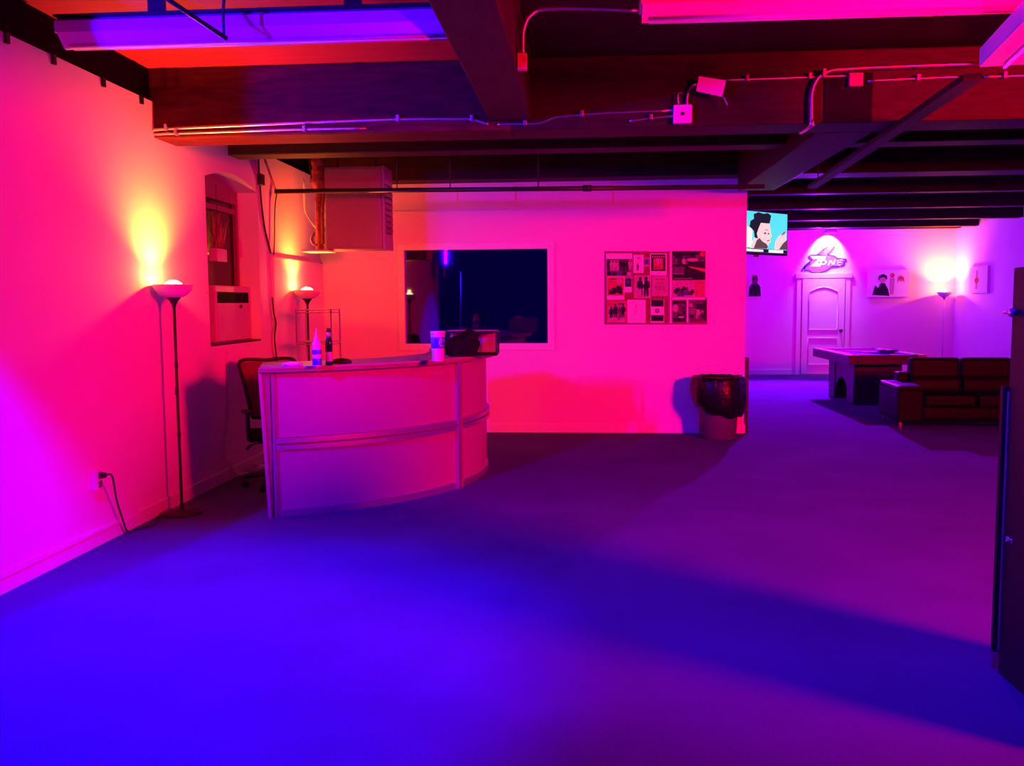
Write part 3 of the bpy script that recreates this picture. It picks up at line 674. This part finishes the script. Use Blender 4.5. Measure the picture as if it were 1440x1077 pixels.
# ------------------------------------------------------------------ waste bin
bc = (1.60, 11.08, 0)
t = thing('waste_bin', bc, 'grey waste bin with black liner folded over, by the wall corner', 'bin')
MB().lathe([(.205, 0), (.215, .01), (.232, .35), (.25, .68), (.262, .70), (.25, .70), (.225, .40), (0, .03)], bc, 36).build('bin_body', M['grey_pl'], t)
def bagw(r, z, a, j):
    k = noise.noise(Vector((math.cos(a)*2.2, math.sin(a)*2.2, z*4)))
    k2 = noise.noise(Vector((math.cos(a)*6, math.sin(a)*6, z*9)))
    hem = .02 - .085*math.cos(a+.75) + .04*k   # hem hangs lower on one side
    zz = z + (hem if j < 4 else hem*.5 if j < 7 else .015*k2)
    return r*(1+.05*k+.03*k2), zz
MB().lathe([(.262, .34), (.285, .33), (.31, .38), (.325, .45), (.33, .52), (.325, .60), (.318, .66), (.308, .71), (.295, .735), (.27, .735), (.255, .70), (.22, .62), (0, .58)], bc, 64, bagw).build('bin_liner', M['bag'], t)

# ------------------------------------------------------------------ television on a wall arm
a0 = Vector((2.005, 11.86, 0)); dirv = Vector((.715, .70, 0)).normalized(); tw, z0, z1 = .955, 2.205, 2.755
nrm = Vector((dirv.y, -dirv.x, 0))
def T(u, v, off=0): return a0 + dirv*(u*tw) + Vector((0, 0, z0+(z1-z0)*v)) + nrm*off
t = thing('television', tuple(T(.5, 0)), 'wall mounted television showing a man in profile on a cyan background', 'television')
MB().prism([T(0, 0), T(1, 0), T(1, 1), T(0, 1)], -nrm*.05).build('tv_case', M['black'], t)
scr = MB()
def sp(pts, mi, off): scr.mi = mi; scr.prism([T(.02+.96*u, .05+.93*v, off) for u, v in pts], nrm*.0008)
sp([(0, 0), (1, 0), (1, 1), (0, 1)], 0, .001)
sp([(0, .12), (.16, .14), (.17, .58), (.05, .62), (0, .6)], 3, .003)                 # white hand / lettering at the left edge
sp([(.12, .10), (.22, .36), (.20, .62), (.33, .74), (.56, .74), (.585, .60), (.60, .50), (.625, .42), (.585, .38), (.59, .32), (.60, .28), (.55, .24), (.54, .16), (.47, .10)], 2, .004)   # face
sp([(.20, .10), (.27, .30), (.33, .36), (.40, .28), (.50, .22), (.54, .15), (.50, .10)], 4, .006)      # beard
sp([(.10, .62), (.12, .76), (.20, .82), (.19, .93), (.30, .99), (.42, .96), (.52, .99), (.60, .93), (.58, .80), (.56, .73), (.36, .73), (.31, .60), (.27, .46), (.30, .34), (.22, .36), (.20, .52)], 1, .005)   # hair
sp([(.42, .55), (.50, .58), (.55, .55), (.50, .56)], 1, .006); sp([(.43, .49), (.48, .51), (.49, .47), (.44, .46)], 1, .006); sp([(.52, .49), (.56, .50), (.56, .46), (.53, .46)], 1, .006)   # brow, eyes
sp([(.50, .31), (.58, .33), (.57, .30), (.51, .285)], 5, .0065)                       # mouth
sp([(.70, .10), (.72, .30), (.80, .44), (.92, .52), (.97, .56), (.98, .30), (.90, .10)], 2, .004)       # raised hand
sp([(.84, .44), (.90, .54), (.97, .57), (.94, .50)], 5, .005); sp([(.80, .10), (.90, .26), (1, .36), (1, .10)], 4, .005)
sp([(0, 0), (1, 0), (1, .085), (0, .10)], 1, .007)
sp([(.03, .02), (.42, .02), (.42, .07), (.03, .08)], 3, .008); sp([(.55, .01), (.90, .01), (.90, .08), (.55, .08)], 3, .008); sp([(.92, .03), (.97, .03), (.97, .07), (.92, .07)], 1, .009)
scr.build('screen', [M['tv_bg'], M['tv_hair'], M['skin'], M['tv_white'], M['tv_grey'], M['tv_brown']], t)
q = T(.35, .5, -.05)
MB().tube([tuple(q), (q.x-.05, q.y+.10, q.z), (XP+.01, q.y+.22, q.z)], .022, 8).box(XP, XP+.014, q.y+.12, q.y+.32, q.z-.12, q.z+.12, .003).build('wall_arm', M['black_metal'], t)
q = T(.28, 0)
MB().box(q.x-.03, q.x+.03, q.y-.02, q.y+.02, q.z-.03, q.z-.001, .004).build('sensor_pod', M['black'], t)
one('leaning_board', MB().box(XP+.018, XP+.055, YB+.02, YB+.11, .001, .93, .004), M['wood_dark'], (XP+.035, YB+.06, 0), 'narrow dark board propped behind the wall corner by the bin', 'board')

# ------------------------------------------------------------------ far wall: sign, spotlight, pictures
def FW(cx_, cy_, off): q = at_y(1030+cx_/8.28, 280+cy_/8.28, YF); return Vector((q.x, YF-off, q.z))
t = thing('wall_sign', tuple(FW(1060, 860, 0)), 'graffiti style zone lettering sign lit white above the far door', 'sign')
def sgn(name, polys, m_, off, th):
    mb = MB()
    for p_ in polys: mb.prism([FW(x, y, off) for x, y in p_], (0, -th, 0))
    return mb.build(name, m_, t)
sgn('outline', [[(800, 845), (812, 815), (835, 805), (850, 770), (930, 705), (885, 675), (905, 655), (985, 650), (1050, 590), (1095, 560), (1180, 545), (1195, 555), (1145, 615), (1120, 645), (1190, 665), (1215, 690), (1325, 700), (1330, 715), (1290, 735), (1310, 755), (1285, 775), (1150, 790), (1090, 835), (1010, 862), (930, 858), (890, 830), (840, 832), (815, 855)]], M['sign_mid'], .002, .006)
def stroke(pts, w):
    r = []
    for i in range(len(pts)-1):
        a, b = Vector(pts[i]), Vector(pts[i+1]); d_ = (b-a).normalized(); nn = Vector((-d_.y, d_.x))*w
        r.append([tuple(a-nn), tuple(b-nn), tuple(b+nn), tuple(a+nn)])
    return r
edge = [(800, 845), (815, 815), (850, 770), (930, 705), (885, 675), (905, 655), (985, 650), (1050, 590), (1110, 555)]
sgn('dark_strokes', stroke(edge, 9) + stroke([(1190, 550), (1145, 610), (1105, 648), (1190, 665), (1215, 690), (1325, 702)], 9) + stroke([(1330, 712), (1290, 735), (1305, 757), (1285, 772), (1150, 790), (1090, 835), (1010, 860), (930, 856), (885, 828), (835, 835)], 9) + stroke([(905, 745), (830, 800), (850, 815)], 12) + stroke([(985, 650), (1085, 660), (1095, 690), (1010, 765)], 7) + stroke([(1000, 650), (1040, 635), (1070, 575)], 6), M['sign_dark'], .009, .002)
sgn('letter_z', [[(905, 662), (1085, 664), (1088, 690), (985, 742), (1040, 748), (1020, 790), (905, 785), (918, 762), (985, 715), (990, 700), (930, 695)]], M['sign_lite'], .010, .003)
def ringp(x, y, rx, ry, k, n=16, sk=.25):
    o = []
    for i in range(n):
        a, b = 2*PI*i/n, 2*PI*(i+1)/n
        f = lambda q, s_: (x+rx*s_*math.cos(q)-sk*ry*s_*math.sin(q), y+ry*s_*math.sin(q))
        o.append([f(a, k), f(b, k), f(b, 1), f(a, 1)])
    return o
sgn('letter_o', ringp(1058, 735, 40, 34, .45), M['sign_lite'], .012, .003)
sgn('letter_n', [[(1105, 775), (1130, 700), (1148, 700), (1124, 775)], [(1130, 700), (1148, 700), (1180, 775), (1162, 775)], [(1162, 775), (1186, 700), (1203, 700), (1180, 775)]], M['sign_lite'], .0135, .003)
sgn('letter_e', [[(1205, 772), (1228, 702), (1244, 702), (1222, 772)], [(1234, 702), (1285, 702), (1281, 716), (1230, 716)], [(1224, 730), (1270, 730), (1266, 743), (1220, 743)], [(1212, 760), (1262, 760), (1258, 773), (1208, 773)]], M['sign_lite'], .0135, .003)
SP = Vector((5.28, YF-.30, 3.0))
t = thing('wall_spotlight', (5.28, YF, 3.06), 'small dark spotlight on an arm above the zone sign', 'light fixture')
MB().box(5.16, 5.40, YF-.36, YF-.22, 3.05, 3.115, .012).build('lamp_head', M['black_metal'], t)
MB().tube([(5.28, YF, 3.09), (5.28, YF-.22, 3.085)], .02, 8).build('arm', M['black_metal'], t)
def canvas(name, corners, nv, th, label, draw, edge_m='paper'):
    t = thing(name, tuple((corners[0]+corners[1])/2), label, 'picture')
    MB().prism([c_-nv*.001 for c_ in corners], nv*th).build('canvas', M['paper'], t)
    mb = MB(); u = corners[1]-corners[0]; v = corners[3]-corners[0]
    def P2(a, b, o_=0): return corners[0]+u*a+v*b+nv*(th+.001+o_)
    draw(mb, P2, nv); mb.build('painted_image', PMATS, t)
def poly2(mb, P2, nv, pts, mi, o_=0): mb.mi = mi; mb.prism([P2(a, b, o_) for a, b in pts], nv*.0008)
def el2(mb, P2, nv, x, y, rx, ry, mi, o_=0): poly2(mb, P2, nv, [(x+rx*math.cos(2*PI*i/12), y+ry*math.sin(2*PI*i/12)) for i in range(12)], mi, o_)
def far_rect(x0, x1, z0_, z1_): return [Vector((x0, YF, z0_)), Vector((x1, YF, z0_)), Vector((x1, YF, z1_)), Vector((x0, YF, z1_))]
def dr1(mb, P2, nv):
    poly2(mb, P2, nv, [(.05, .03), (.95, .03), (.9, .45), (.7, .6), (.3, .6), (.1, .45)], 1); el2(mb, P2, nv, .5, .72, .2, .2, 2, .001); poly2(mb, P2, nv, [(.28, .72), (.35, .95), (.65, .95), (.75, .72), (.6, .85)], 1, .002); el2(mb, P2, nv, .45, .93, .1, .05, 3, .003)
canvas('wall_picture', far_rect(3.60, 3.90, 1.70, 2.20), Vector((0, -1, 0)), .012, 'small picture of a dark figure on the far wall under the television', dr1)
def dr2(mb, P2, nv):
    poly2(mb, P2, nv, [(.10, .08), (.52, .04), (.48, .30), (.40, .52), (.30, .52), (.24, .34), (.16, .44)], 1); el2(mb, P2, nv, .34, .66, .09, .13, 4, .001); poly2(mb, P2, nv, [(.23, .62), (.26, .80), (.36, .86), (.45, .78), (.45, .64), (.38, .74), (.30, .72)], 1, .002)
    el2(mb, P2, nv, .58, .80, .055, .09, 3); poly2(mb, P2, nv, [(.52, .70), (.64, .70), (.62, .10), (.54, .10)], 4, .0005); el2(mb, P2, nv, .79, .66, .05, .08, 4, .001); poly2(mb, P2, nv, [(.70, .52), (.73, .74), (.79, .80), (.86, .72), (.88, .52), (.83, .66), (.75, .64)], 3, .002)
canvas('wall_picture', far_rect(6.16, 7.02, 1.68, 2.26), Vector((0, -1, 0)), .06, 'wide pale canvas of a dark haired figure and two redheads', dr2)
def dr3(mb, P2, nv): el2(mb, P2, nv, .42, .48, .12, .12, 3); poly2(mb, P2, nv, [(.36, .15), (.46, .15), (.48, .85), (.38, .85)], 4, -.0003)
canvas('wall_picture', [Vector((XR, 19.85, 1.74)), Vector((XR, 19.0, 1.74)), Vector((XR, 19.0, 2.28)), Vector((XR, 19.85, 2.28))], Vector((-1, 0, 0)), .05, 'pale canvas with a faint red spot on the right side wall', dr3)

# ------------------------------------------------------------------ pool table
px0, px1, qy0, qy1, pz = 3.97, 5.10, 14.15, 16.35, .80
t = thing('pool_table', ((px0+px1)/2, (qy0+qy1)/2, 0), 'dark wooden pool table with pale cloth standing behind the sofa', 'pool table')
rw = .13
MB().box(px0+rw, px1-rw, qy0+rw, qy1-rw, .70, .765).build('cloth_bed', M['felt'], t)
for a, mm in (((px0, px0+rw, qy0, qy1), 'wood_dark'), ((px1-rw, px1, qy0, qy1), 'wood_rail')):
    MB().box(*a, .655, pz, .012).build('side_rail', M[mm], t)
for a in ((px0+rw, px1-rw, qy0, qy0+rw), (px0+rw, px1-rw, qy1-rw, qy1)): MB().box(*a, .655, pz, .012).build('end_rail', M['wood_dark'], t)
for a in ((px0+rw, px0+rw+.035, qy0+rw+.05, qy1-rw-.05), (px1-rw-.035, px1-rw, qy0+rw+.05, qy1-rw-.05), (px0+rw+.05, px1-rw-.05, qy0+rw, qy0+rw+.035), (px0+rw+.05, px1-rw-.05, qy1-rw-.035, qy1-rw)):
    MB().box(*a, .765, .795, .006).build('cushion', M['felt'], t)
for x in (px0+rw, px1-rw):
    for y in (qy0+rw, (qy0+qy1)/2, qy1-rw): MB().lathe([(0, .801), (.052, .801), (.056, .803), (0, .804)], (x, y, 0), 18).build('pocket', M['black'], t)
for y0_, y1_ in ((qy0+.45, qy0+.82), (qy1-.65, qy1-.28)):
    MB().box(px0+.20, px1-.20, y0_, y1_, 0.0, .655, .02).build('pedestal', M['wood_dark'], t)
mb = MB(); n = 14; ya, yb = qy0+.82, qy1-.65
pts = [(px0+.22, ya, .655), (px0+.22, ya, .12)] + [(px0+.22, ya+(yb-ya)*i/n, .12+.26*math.sin(PI*i/n)**.6) for i in range(1, n)] + [(px0+.22, yb, .12), (px0+.22, yb, .655)]
mb.prism(pts, (.035, 0, 0)); mb.build('arched_stretcher', M['wood_dark'], t); mb = MB(); pts = [(p_[0]+px1-px0-.475, p_[1], p_[2]) for p_ in pts]; mb.prism(pts, (.035, 0, 0))
mb.build('arched_stretcher', M['wood_dark'], t)
one('cue_stick', MB().tube([(4.35, 15.95, .778), (4.75, 14.75, .779)], .012, 8, radii=[.007, .014]), [M['blue']], (4.5, 15.4, .775), 'bluish cue stick lying across the pool table cloth', 'cue')
tri = [(4.70, 15.10, .766), (5.00, 15.18, .766), (4.86, 15.43, .766)]
mb = MB(); TV = [Vector(p_)+Vector((0, 0, .03)) for p_ in tri]; mb.tube(TV+[TV[0]], .028, 8)
one('ball_rack', mb, M['black'], (4.85, 15.2, .766), 'black triangular ball rack on the pool table cloth', 'rack')

# ------------------------------------------------------------------ sofa, built facing -Y then turned a little
t = thing('leather_sofa', (0, 0, 0), 'dark leather two seat sofa facing the room beside the tall cabinet', 'sofa')
wS, dS, arm = 1.92, .98, .32
x0, x1 = 0, wS
MB().box(x0+arm*.4, x1-arm*.4, .06, dS-.05, .085, .27, .03).build('base_frame', M['leather'], t)
for sx in (x0, x1-arm):
    MB().box(sx, sx+arm, 0, dS-.02, .085, .50, .035).build('armrest', M['leather'], t)
    mb = MB(); mb.box(sx-.005, sx+arm+.005, -.015, dS-.06, .47, .545, .034); mb.build('arm_cushion', M['leather'], t)
sw = (wS-2*arm)/2
for i in range(2):
    a = x0+arm+i*sw
    MB().box(a+.004, a+sw-.004, .0, .66, .265, .43, .05).build('seat_cushion', M['leather'], t)
    mb = MB(); mb.box(a+.004, a+sw-.004, .60, .84, .40, .60, .05, rot=Matrix.Rotation(-.15, 3, 'X')); mb.build('back_cushion', M['leather'], t)
    mb = MB(); mb.box(a+.006, a+sw-.006, .70, .88, .575, .855, .045, rot=Matrix.Rotation(-.12, 3, 'X')); mb.build('head_cushion', M['leather'], t)
MB().box(x0+arm, x1-arm, .04, .12, .11, .25, .035).build('front_rail', M['leather'], t)
MB().box(x0+arm*.6, x1-arm*.6, .80, dS, .085, .66, .03).build('back_panel', M['leather'], t)
for x in (x0+.06, x1-.06):
    for y in (.07, dS-.10): MB().tube([(x, y, 0), (x, y, .09)], .02, 10).build('leg', M['wood_rail'], t)
t.location = (3.93, 11.86, 0); t.rotation_euler = (0, 0, math.radians(-4))

# ------------------------------------------------------------------ tall dark cabinet at the right edge
kx, ky0, ky1, kz = 1.80, 3.20, 4.05, 1.75
t = thing('tall_cabinet', (kx+.35, (ky0+ky1)/2, 0), 'tall black cabinet at the right edge with a small white tag', 'cabinet')
MB().box(kx, kx+.42, ky0, ky1, .0, kz, .006).build('body', M['black'], t)
MB().box(kx-.022, kx+.44, ky1+.004, ky1+.03, .09, 1.25, .003).build('door', M['black'], t)
MB().box(kx-.006, kx+.0, ky1-.012, ky1+.003, .10, 1.23, .001).build('metal_edge', M['alu'], t)
mb = MB(); mb.tube([(kx-.001, ky1-.03, 1.563), (kx-.022, ky1-.03, 1.563)], .011, 12).tube([(kx-.015, ky1-.03, 1.563), (kx-.015, ky1+.035, 1.563)], .007, 8)
mb.lathe([(0, -.02), (.016, -.014), (.02, 0), (.016, .014), (0, .02)], (kx-.024, ky1-.065, 1.563), 12)
mb.build('latch', M['steel'], t)
me = text_mesh('JM', .027, .0008); me.transform(Matrix.Diagonal((2.1, 1, 1, 1)))
lt = bpy.data.objects.new('white_tag_lettering', me); COL.objects.link(lt); lt.parent = t; me.materials.append(M['white_tag'])
me.transform(Matrix.Translation((kx-.0015, ky1-.058, .596)) @ Matrix(((0, 0, -1, 0), (-1, 0, 0, 0), (0, 1, 0, 0), (0, 0, 0, 1)))); me.transform(Matrix.Translation(-ORG[t.name]))

# ------------------------------------------------------------------ ceiling fittings
GF = 'fluorescent strip fixtures on the ceiling'
def fixture(x0, x1, y0, y1, z0, label, hang=()):
    t = thing('strip_fixture', ((x0+x1)/2, (y0+y1)/2, z0), label, 'light fixture', GF)
    MB().prism([(x0, y0, z0+.012), (x0, y0, z0+.075), (x0, y0+.04, z0+.10), (x0, y1-.04, z0+.10), (x0, y1, z0+.075), (x0, y1, z0+.012)], (x1-x0, 0, 0)).build('housing', M['white_pl'], t)
    MB().box(x0-.004, x1+.004, y0-.004, y1+.004, z0+.10, z0+.112).build('top_plate', M['black'], t)
    yc = (y0+y1)/2; hw_ = (y1-y0)/2
    mb = MB(); mb.prism([(x0+.01, y0+.002, z0+.0118), (x0+.01, yc-.012, z0-.06), (x0+.01, yc+.012, z0-.06), (x0+.01, y1-.002, z0+.0118)], (x1-x0-.02, 0, 0)); mb.build('reflector', M['white_pl'], t)
    for k_ in (-1, 1): MB().tube([(x0+.05, yc+k_*hw_*.30, z0-.050), (x1-.05, yc+k_*hw_*.30, z0-.050)], .012, 10).build('tube', M['white_pl'], t)
    for x in hang: MB().box(x-.05, x+.05, yc-.012, yc+.012, z0+.112, ZD).build('hanger', M['black_metal'], t)
    return t
fixture(-3.02, -.72, 5.24, 5.42, 3.17, 'long strip light fixture glowing purple at upper left under red lit boards', (-2.45, -1.3))
fixture(.31, 2.75, 5.12, 5.31, 3.19, 'long pink lit strip fixture along the top right edge', (1.0, 2.2))
t = thing('strip_fixture', (0, 0, 0), 'wide strip fixture turned lengthwise at the upper right edge of the room', 'light fixture', GF)
MB().prism([(-1, -.21, .012), (-1, -.21, .10), (-1, -.15, .125), (-1, .15, .125), (-1, .21, .10), (-1, .21, .012)], (2, 0, 0)).build('housing', M['white_pl'], t)
MB().box(-1, 1, -.208, .208, 0, .0118, .003).build('reflector', M['white_pl'], t)
for y in (-.09, .09): MB().tube([(-.95, y, -.016), (.95, y, -.016)], .013, 10).build('tube', M['white_pl'], t)
for x in (-.7, .7): MB().tube([(x, 0, .12), (x, 0, .515)], .008, 8).build('hanger', M['black_metal'], t)
t.location = (2.223, 4.418, 2.90); t.rotation_euler = (0, 0, math.radians(80))
# slanting track rail beyond it
p0, p1 = Vector((2.22, 5.60, 2.865)), Vector((2.60, 10.9, 2.885)); d_ = (p1-p0).normalized(); s_ = Vector((d_.y, -d_.x, 0))*.05
mb = MB(); mb.prism([p0-s_, p0+s_, p0+s_+Vector((0, 0, .04)), p0-s_+Vector((0, 0, .04))], p1-p0)
t = thing('ceiling_rail', tuple((p0+p1)/2), 'slanting dark metal rail hung below the beams on the right', 'rail')
mb.build('rail', M['beam_y'], t)
for k_ in (.27, .93): q = p0+(p1-p0)*k_; MB().tube([q+Vector((0, 0, .03)), Vector((q.x, q.y, ZD))], .007, 6).build('hanger_rod', M['black_metal'], t)
# thin rod and wire by the left fixture
q0, q1 = at_z(320, 55, 3.06), at_z(228, -6, 3.24)
one('hanging_strut', MB().tube([q0, q1, q1+(q1-q0)*.6], .013, 8), M['black_metal'], q0, 'thin dark strut slanting past the purple strip light', 'strut')
P = [Vector((q0.x-.012, q0.y-.02, q0.z+.02)), Vector((q0.x-.01, q0.y-.02, 3.22)), Vector((q0.x+.01, q0.y-.02, 3.33)), Vector((q0.x+.05, q0.y-.02, 3.41))]
one('hanging_wire', MB().tube(P, .009, 6, 4), M['cable'], P[0], 'curved dark wire rising from the purple strip light to the boards', 'wire')
# conduits on the main beam
YC = 6.975
def cond(pts, r, label, name='conduit', y=YC, m_='steel', straps=0):
    P = [at_y(px, py, y-r+.02) for px, py in pts]
    mb = MB(); mb.tube(P, r, 10, 4)
    t = thing(name, tuple(P[0]), label, 'conduit', 'metal conduits on the beam')
    o = mb.build('conduit_run', M[m_], t)
    for i in range(straps):
        k_ = (i+.5)/straps*(len(P)-1); a = int(k_); q = P[a].lerp(P[a+1], k_-a)
        MB().box(q.x-.012, q.x+.012, y-.012-r, 6.999, q.z-r*1.6, q.z+r*2.6, .003).build('strap', M[m_], t)
    return t
cond([(214, 186), (235, 181), (420, 173), (560, 168), (638, 167.5), (664, 168), (687, 174.5)], .012, 'upper metal conduit along the main beam left of the centre beam', straps=3)
cond([(216, 189), (260, 187), (400, 182.5), (515, 180.5)], .010, 'lower metal conduit along the main beam under the longer one', straps=2)
cond([(700, 174.5), (722, 174), (755, 173.5), (772, 168), (786, 164), (850, 159), (947, 155)], .011, 'metal conduit stepping up the main beam to the square box', straps=2)
cond([(885, 170), (915, 166), (947, 163)], .010, 'short metal conduit entering the square box low on the left', straps=1)
cond([(966, 148.5), (966, 138), (969, 126), (977, 118), (995, 113)], .012, 'bent metal conduit rising from the square box to the hung card')
cond([(1020, 112), (1060, 111), (1120, 109), (1193, 106.5)], .010, 'thin metal conduit on the main beam right of the hung card', straps=2)
THICK = cond([(1141, 178), (1141, 150), (1142, 128), (1150, 110), (1166, 100), (1190, 97), (1280, 93), (1370, 90)], .015, 'thick bent metal conduit dropping down the beam at right', y=6.952, straps=1)
cond([(1220, 114), (1290, 110.5), (1352, 108)], .010, 'thin metal conduit on the beam below the thick bent one', straps=1)
cond([(1383, 108), (1440, 106.5), (1520, 104)], .010, 'thin metal conduit on the beam at the right picture edge', straps=2)
q = at_y(1141, 184, YC)
mb = MB().tube([(q.x, 6.95, q.z+.03), (q.x, 6.95, 2.91), (q.x-.005, 6.97, 2.882), (q.x-.01, 7.08, 2.876), (q.x-.02, 7.22, 2.876)], .014, 10, 4)
mb.build('conduit_tail', M['steel'], THICK)
q = at_y(959.5, 161, YC); h_ = .066
t = thing('junction_box', tuple(q), 'square metal junction box on the beam under the hung card', 'junction box')
MB().box(q.x-h_, q.x+h_, 6.945, 6.999, q.z-h_, q.z+h_, .006).build('box_cover', M['white_pl'], t)
MB().tube([(q.x, 6.9455, q.z), (q.x, 6.938, q.z)], .013, 12).build('knockout', M['black'], t)
MB().tube([(q.x-.03, 6.96, q.z+h_), (q.x-.035, 6.95, q.z+h_+.07), (q.x-.015, 6.95, q.z+h_+.085), (q.x-.002, 6.95, q.z+h_+.075)], .005, 6, 3).build('wire_stub', M['steel'], t)
cr_ = [at_y(px, py, 6.90) for px, py in ((983, 107), (1021, 113), (1015.5, 136), (979, 128))]
t = thing('hung_card', tuple(cr_[3]), 'tilted blank white card hung on the dark beam', 'card')
MB().prism(cr_, (0, .004, 0)).build('card', M['paper'], t)
P = [at_y(1015, 135, 6.90), at_y(1019, 139, 6.90), at_y(1023, 148, 6.90)]
MB().tube(P, .004, 6, 3).build('string', M['steel'], t)
q = at_y(1203, 112, YC)
one('beam_clamp', MB().box(q.x-.05, q.x+.05, 6.95, 6.999, q.z-.05, q.z+.045, .008), M['desk_dark'], q, 'rusty red clamp on the main beam between two conduits', 'clamp')
P = [at_y(px, py, 5.45) for px, py in ((735, 76), (735, 50), (739, 32), (748, 19), (766, 12), (830, 11), (898, 14))]
t = thing('conduit', tuple(P[0]), 'curved metal conduit running from the centre beam to pink fixture', 'conduit', 'metal conduits on the beam')
MB().tube(P, .013, 10, 4).build('conduit_run', M['steel'], t)
MB().box(P[0].x-.03, P[0].x+.025, 5.42, 5.48, P[0].z-.09, P[0].z, .005).build('conduit_box', M['flue'], t)
for i, y in enumerate((5.18, 5.65, 6.25, 6.8)):
    one('wall_hook', MB().box(XL, XL+.02, y-.018, y+.018, 3.11, 3.172, .003), M['black'], (XL, y, 3.14), 'small dark tab hanging at the top edge of the left wall', 'hook', 'tabs along the top of the left wall')

# ------------------------------------------------------------------ light
def lamp(name, kind, loc, col, power, **kw):
    l = bpy.data.lights.new(name, kind); l.color = col; l.energy = power
    for k_, v in kw.items(): setattr(l, k_, v)
    o = bpy.data.objects.new(name, l); COL.objects.link(o); o.location = loc; return o
def aim(o, target): o.rotation_euler = (Vector(target)-o.location).to_track_quat('-Z', 'Y').to_euler()
o = lamp('red_wash', 'SPOT', (5.5, 1.0, 2.85), (1, .0, .03), 7000, spot_size=math.radians(102), spot_blend=1, shadow_soft_size=.6)
aim(o, (-.9, 11.3, 1.3))
o = lamp('red_floor_can', 'SPOT', (2.6, 4.3, .25), (1, .0, .10), 720, spot_size=math.radians(72), spot_blend=.6, shadow_soft_size=.08)
aim(o, (1.3, 4.75, 3.2))
# blue tube on the left wall with an unseen flag plate added to cut its light
BT = Vector((-3.05, 3.3, 2.62)); bd = Vector((-1.86-BT.x, YB-BT.y, 0)).normalized(); bl_ = Vector((-bd.y, bd.x, 0))
o = lamp('blue_tube', 'AREA', tuple(BT), (.03, .0, 1), 300, shape='RECTANGLE', size=.02, size_y=.32)
aim(o, (.5, 9.5, 1.9))
t = thing('added_lamp_flag', tuple(BT), 'unseen lamp bracket with an added flag blocking blue light, left wall near the camera', 'light fixture')
A_, B_ = BT+bl_*.05-bd*.05, BT+bd*.42
MB().prism([A_+Vector((0, 0, -.45)), B_+Vector((0, 0, -.45)), B_+Vector((0, 0, .45)), A_+Vector((0, 0, .45))], bl_*.006).build('light_blocker_flag', M['steel'], t)
MB().box(BT.x-.2, BT.x-.03, BT.y-.09, BT.y-.05, BT.z-.2, BT.z+.2, .005).build('lamp_back', M['black_metal'], t)
MB().tube([(XL, BT.y-.07, BT.z), (BT.x-.1, BT.y-.07, BT.z)], .015, 8).build('wall_bracket', M['black_metal'], t)
o = lamp('blue_downlight', 'SPOT', (-2.0, 3.5, 3.3), (.0, 0, 1), 1850, spot_size=math.radians(77), spot_blend=.5, shadow_soft_size=.05)
aim(o, (-2.25, 3.9, 0))
o = lamp('blue_floodlight', 'SPOT', (1.2, 2.9, 3.3), (.0, 0, 1), 560, spot_size=math.radians(86), spot_blend=.8, shadow_soft_size=.1)
aim(o, (1.3, 5.6, 0))
o = lamp('far_wash', 'SPOT', (4.85, 19.7, 3.06), (.30, .0, 1), 5200, spot_size=math.radians(120), spot_blend=.6, shadow_soft_size=.06)
aim(o, (3.2, 13.0, 0))
lamp('added_window_fill', 'POINT', (-.9, 13.2, 2.7), (.05, 0, 1), 150, shadow_soft_size=.05)  # unseen lamp added to turn the dark window blue
lamp('far_violet', 'POINT', (5.28, YF-.5, 2.98), (.30, .0, 1), 240, shadow_soft_size=.05)
o = lamp('sign_spot', 'SPOT', (5.28, YF-.27, 3.045), (.80, .55, 1), 200, spot_size=math.radians(92), spot_blend=.55, shadow_soft_size=.03)
aim(o, (5.28, YF, 2.74))
WARM = (1, .15, .010)
for i, (x, y) in enumerate((L1, L2, L3)):
    lamp('bulb_light', 'POINT', (x, y, 1.83), WARM, (26, 15, 34)[i], shadow_soft_size=.012)
    o = lamp('bulb_uplight', 'SPOT', (x, y, 1.83), WARM, (370, 200, 460)[i], spot_size=math.radians(136), spot_blend=1, shadow_soft_size=.015)
    o.rotation_euler = (PI, 0, 0)

w = bpy.data.worlds.new('world'); S.world = w; w.use_nodes = True
w.node_tree.nodes['Background'].inputs['Color'].default_value = (.002, 0, .004, 1)
S.view_settings.view_transform = 'Standard'; S.view_settings.look = 'None'; S.view_settings.gamma = 1; S.view_settings.use_curve_mapping = False
S.view_settings.exposure = 0
S.cycles.use_denoising = True
S.cycles.max_bounces = 8; S.cycles.diffuse_bounces = 4; S.cycles.transparent_max_bounces = 8
S.cycles.sample_clamp_indirect = 4
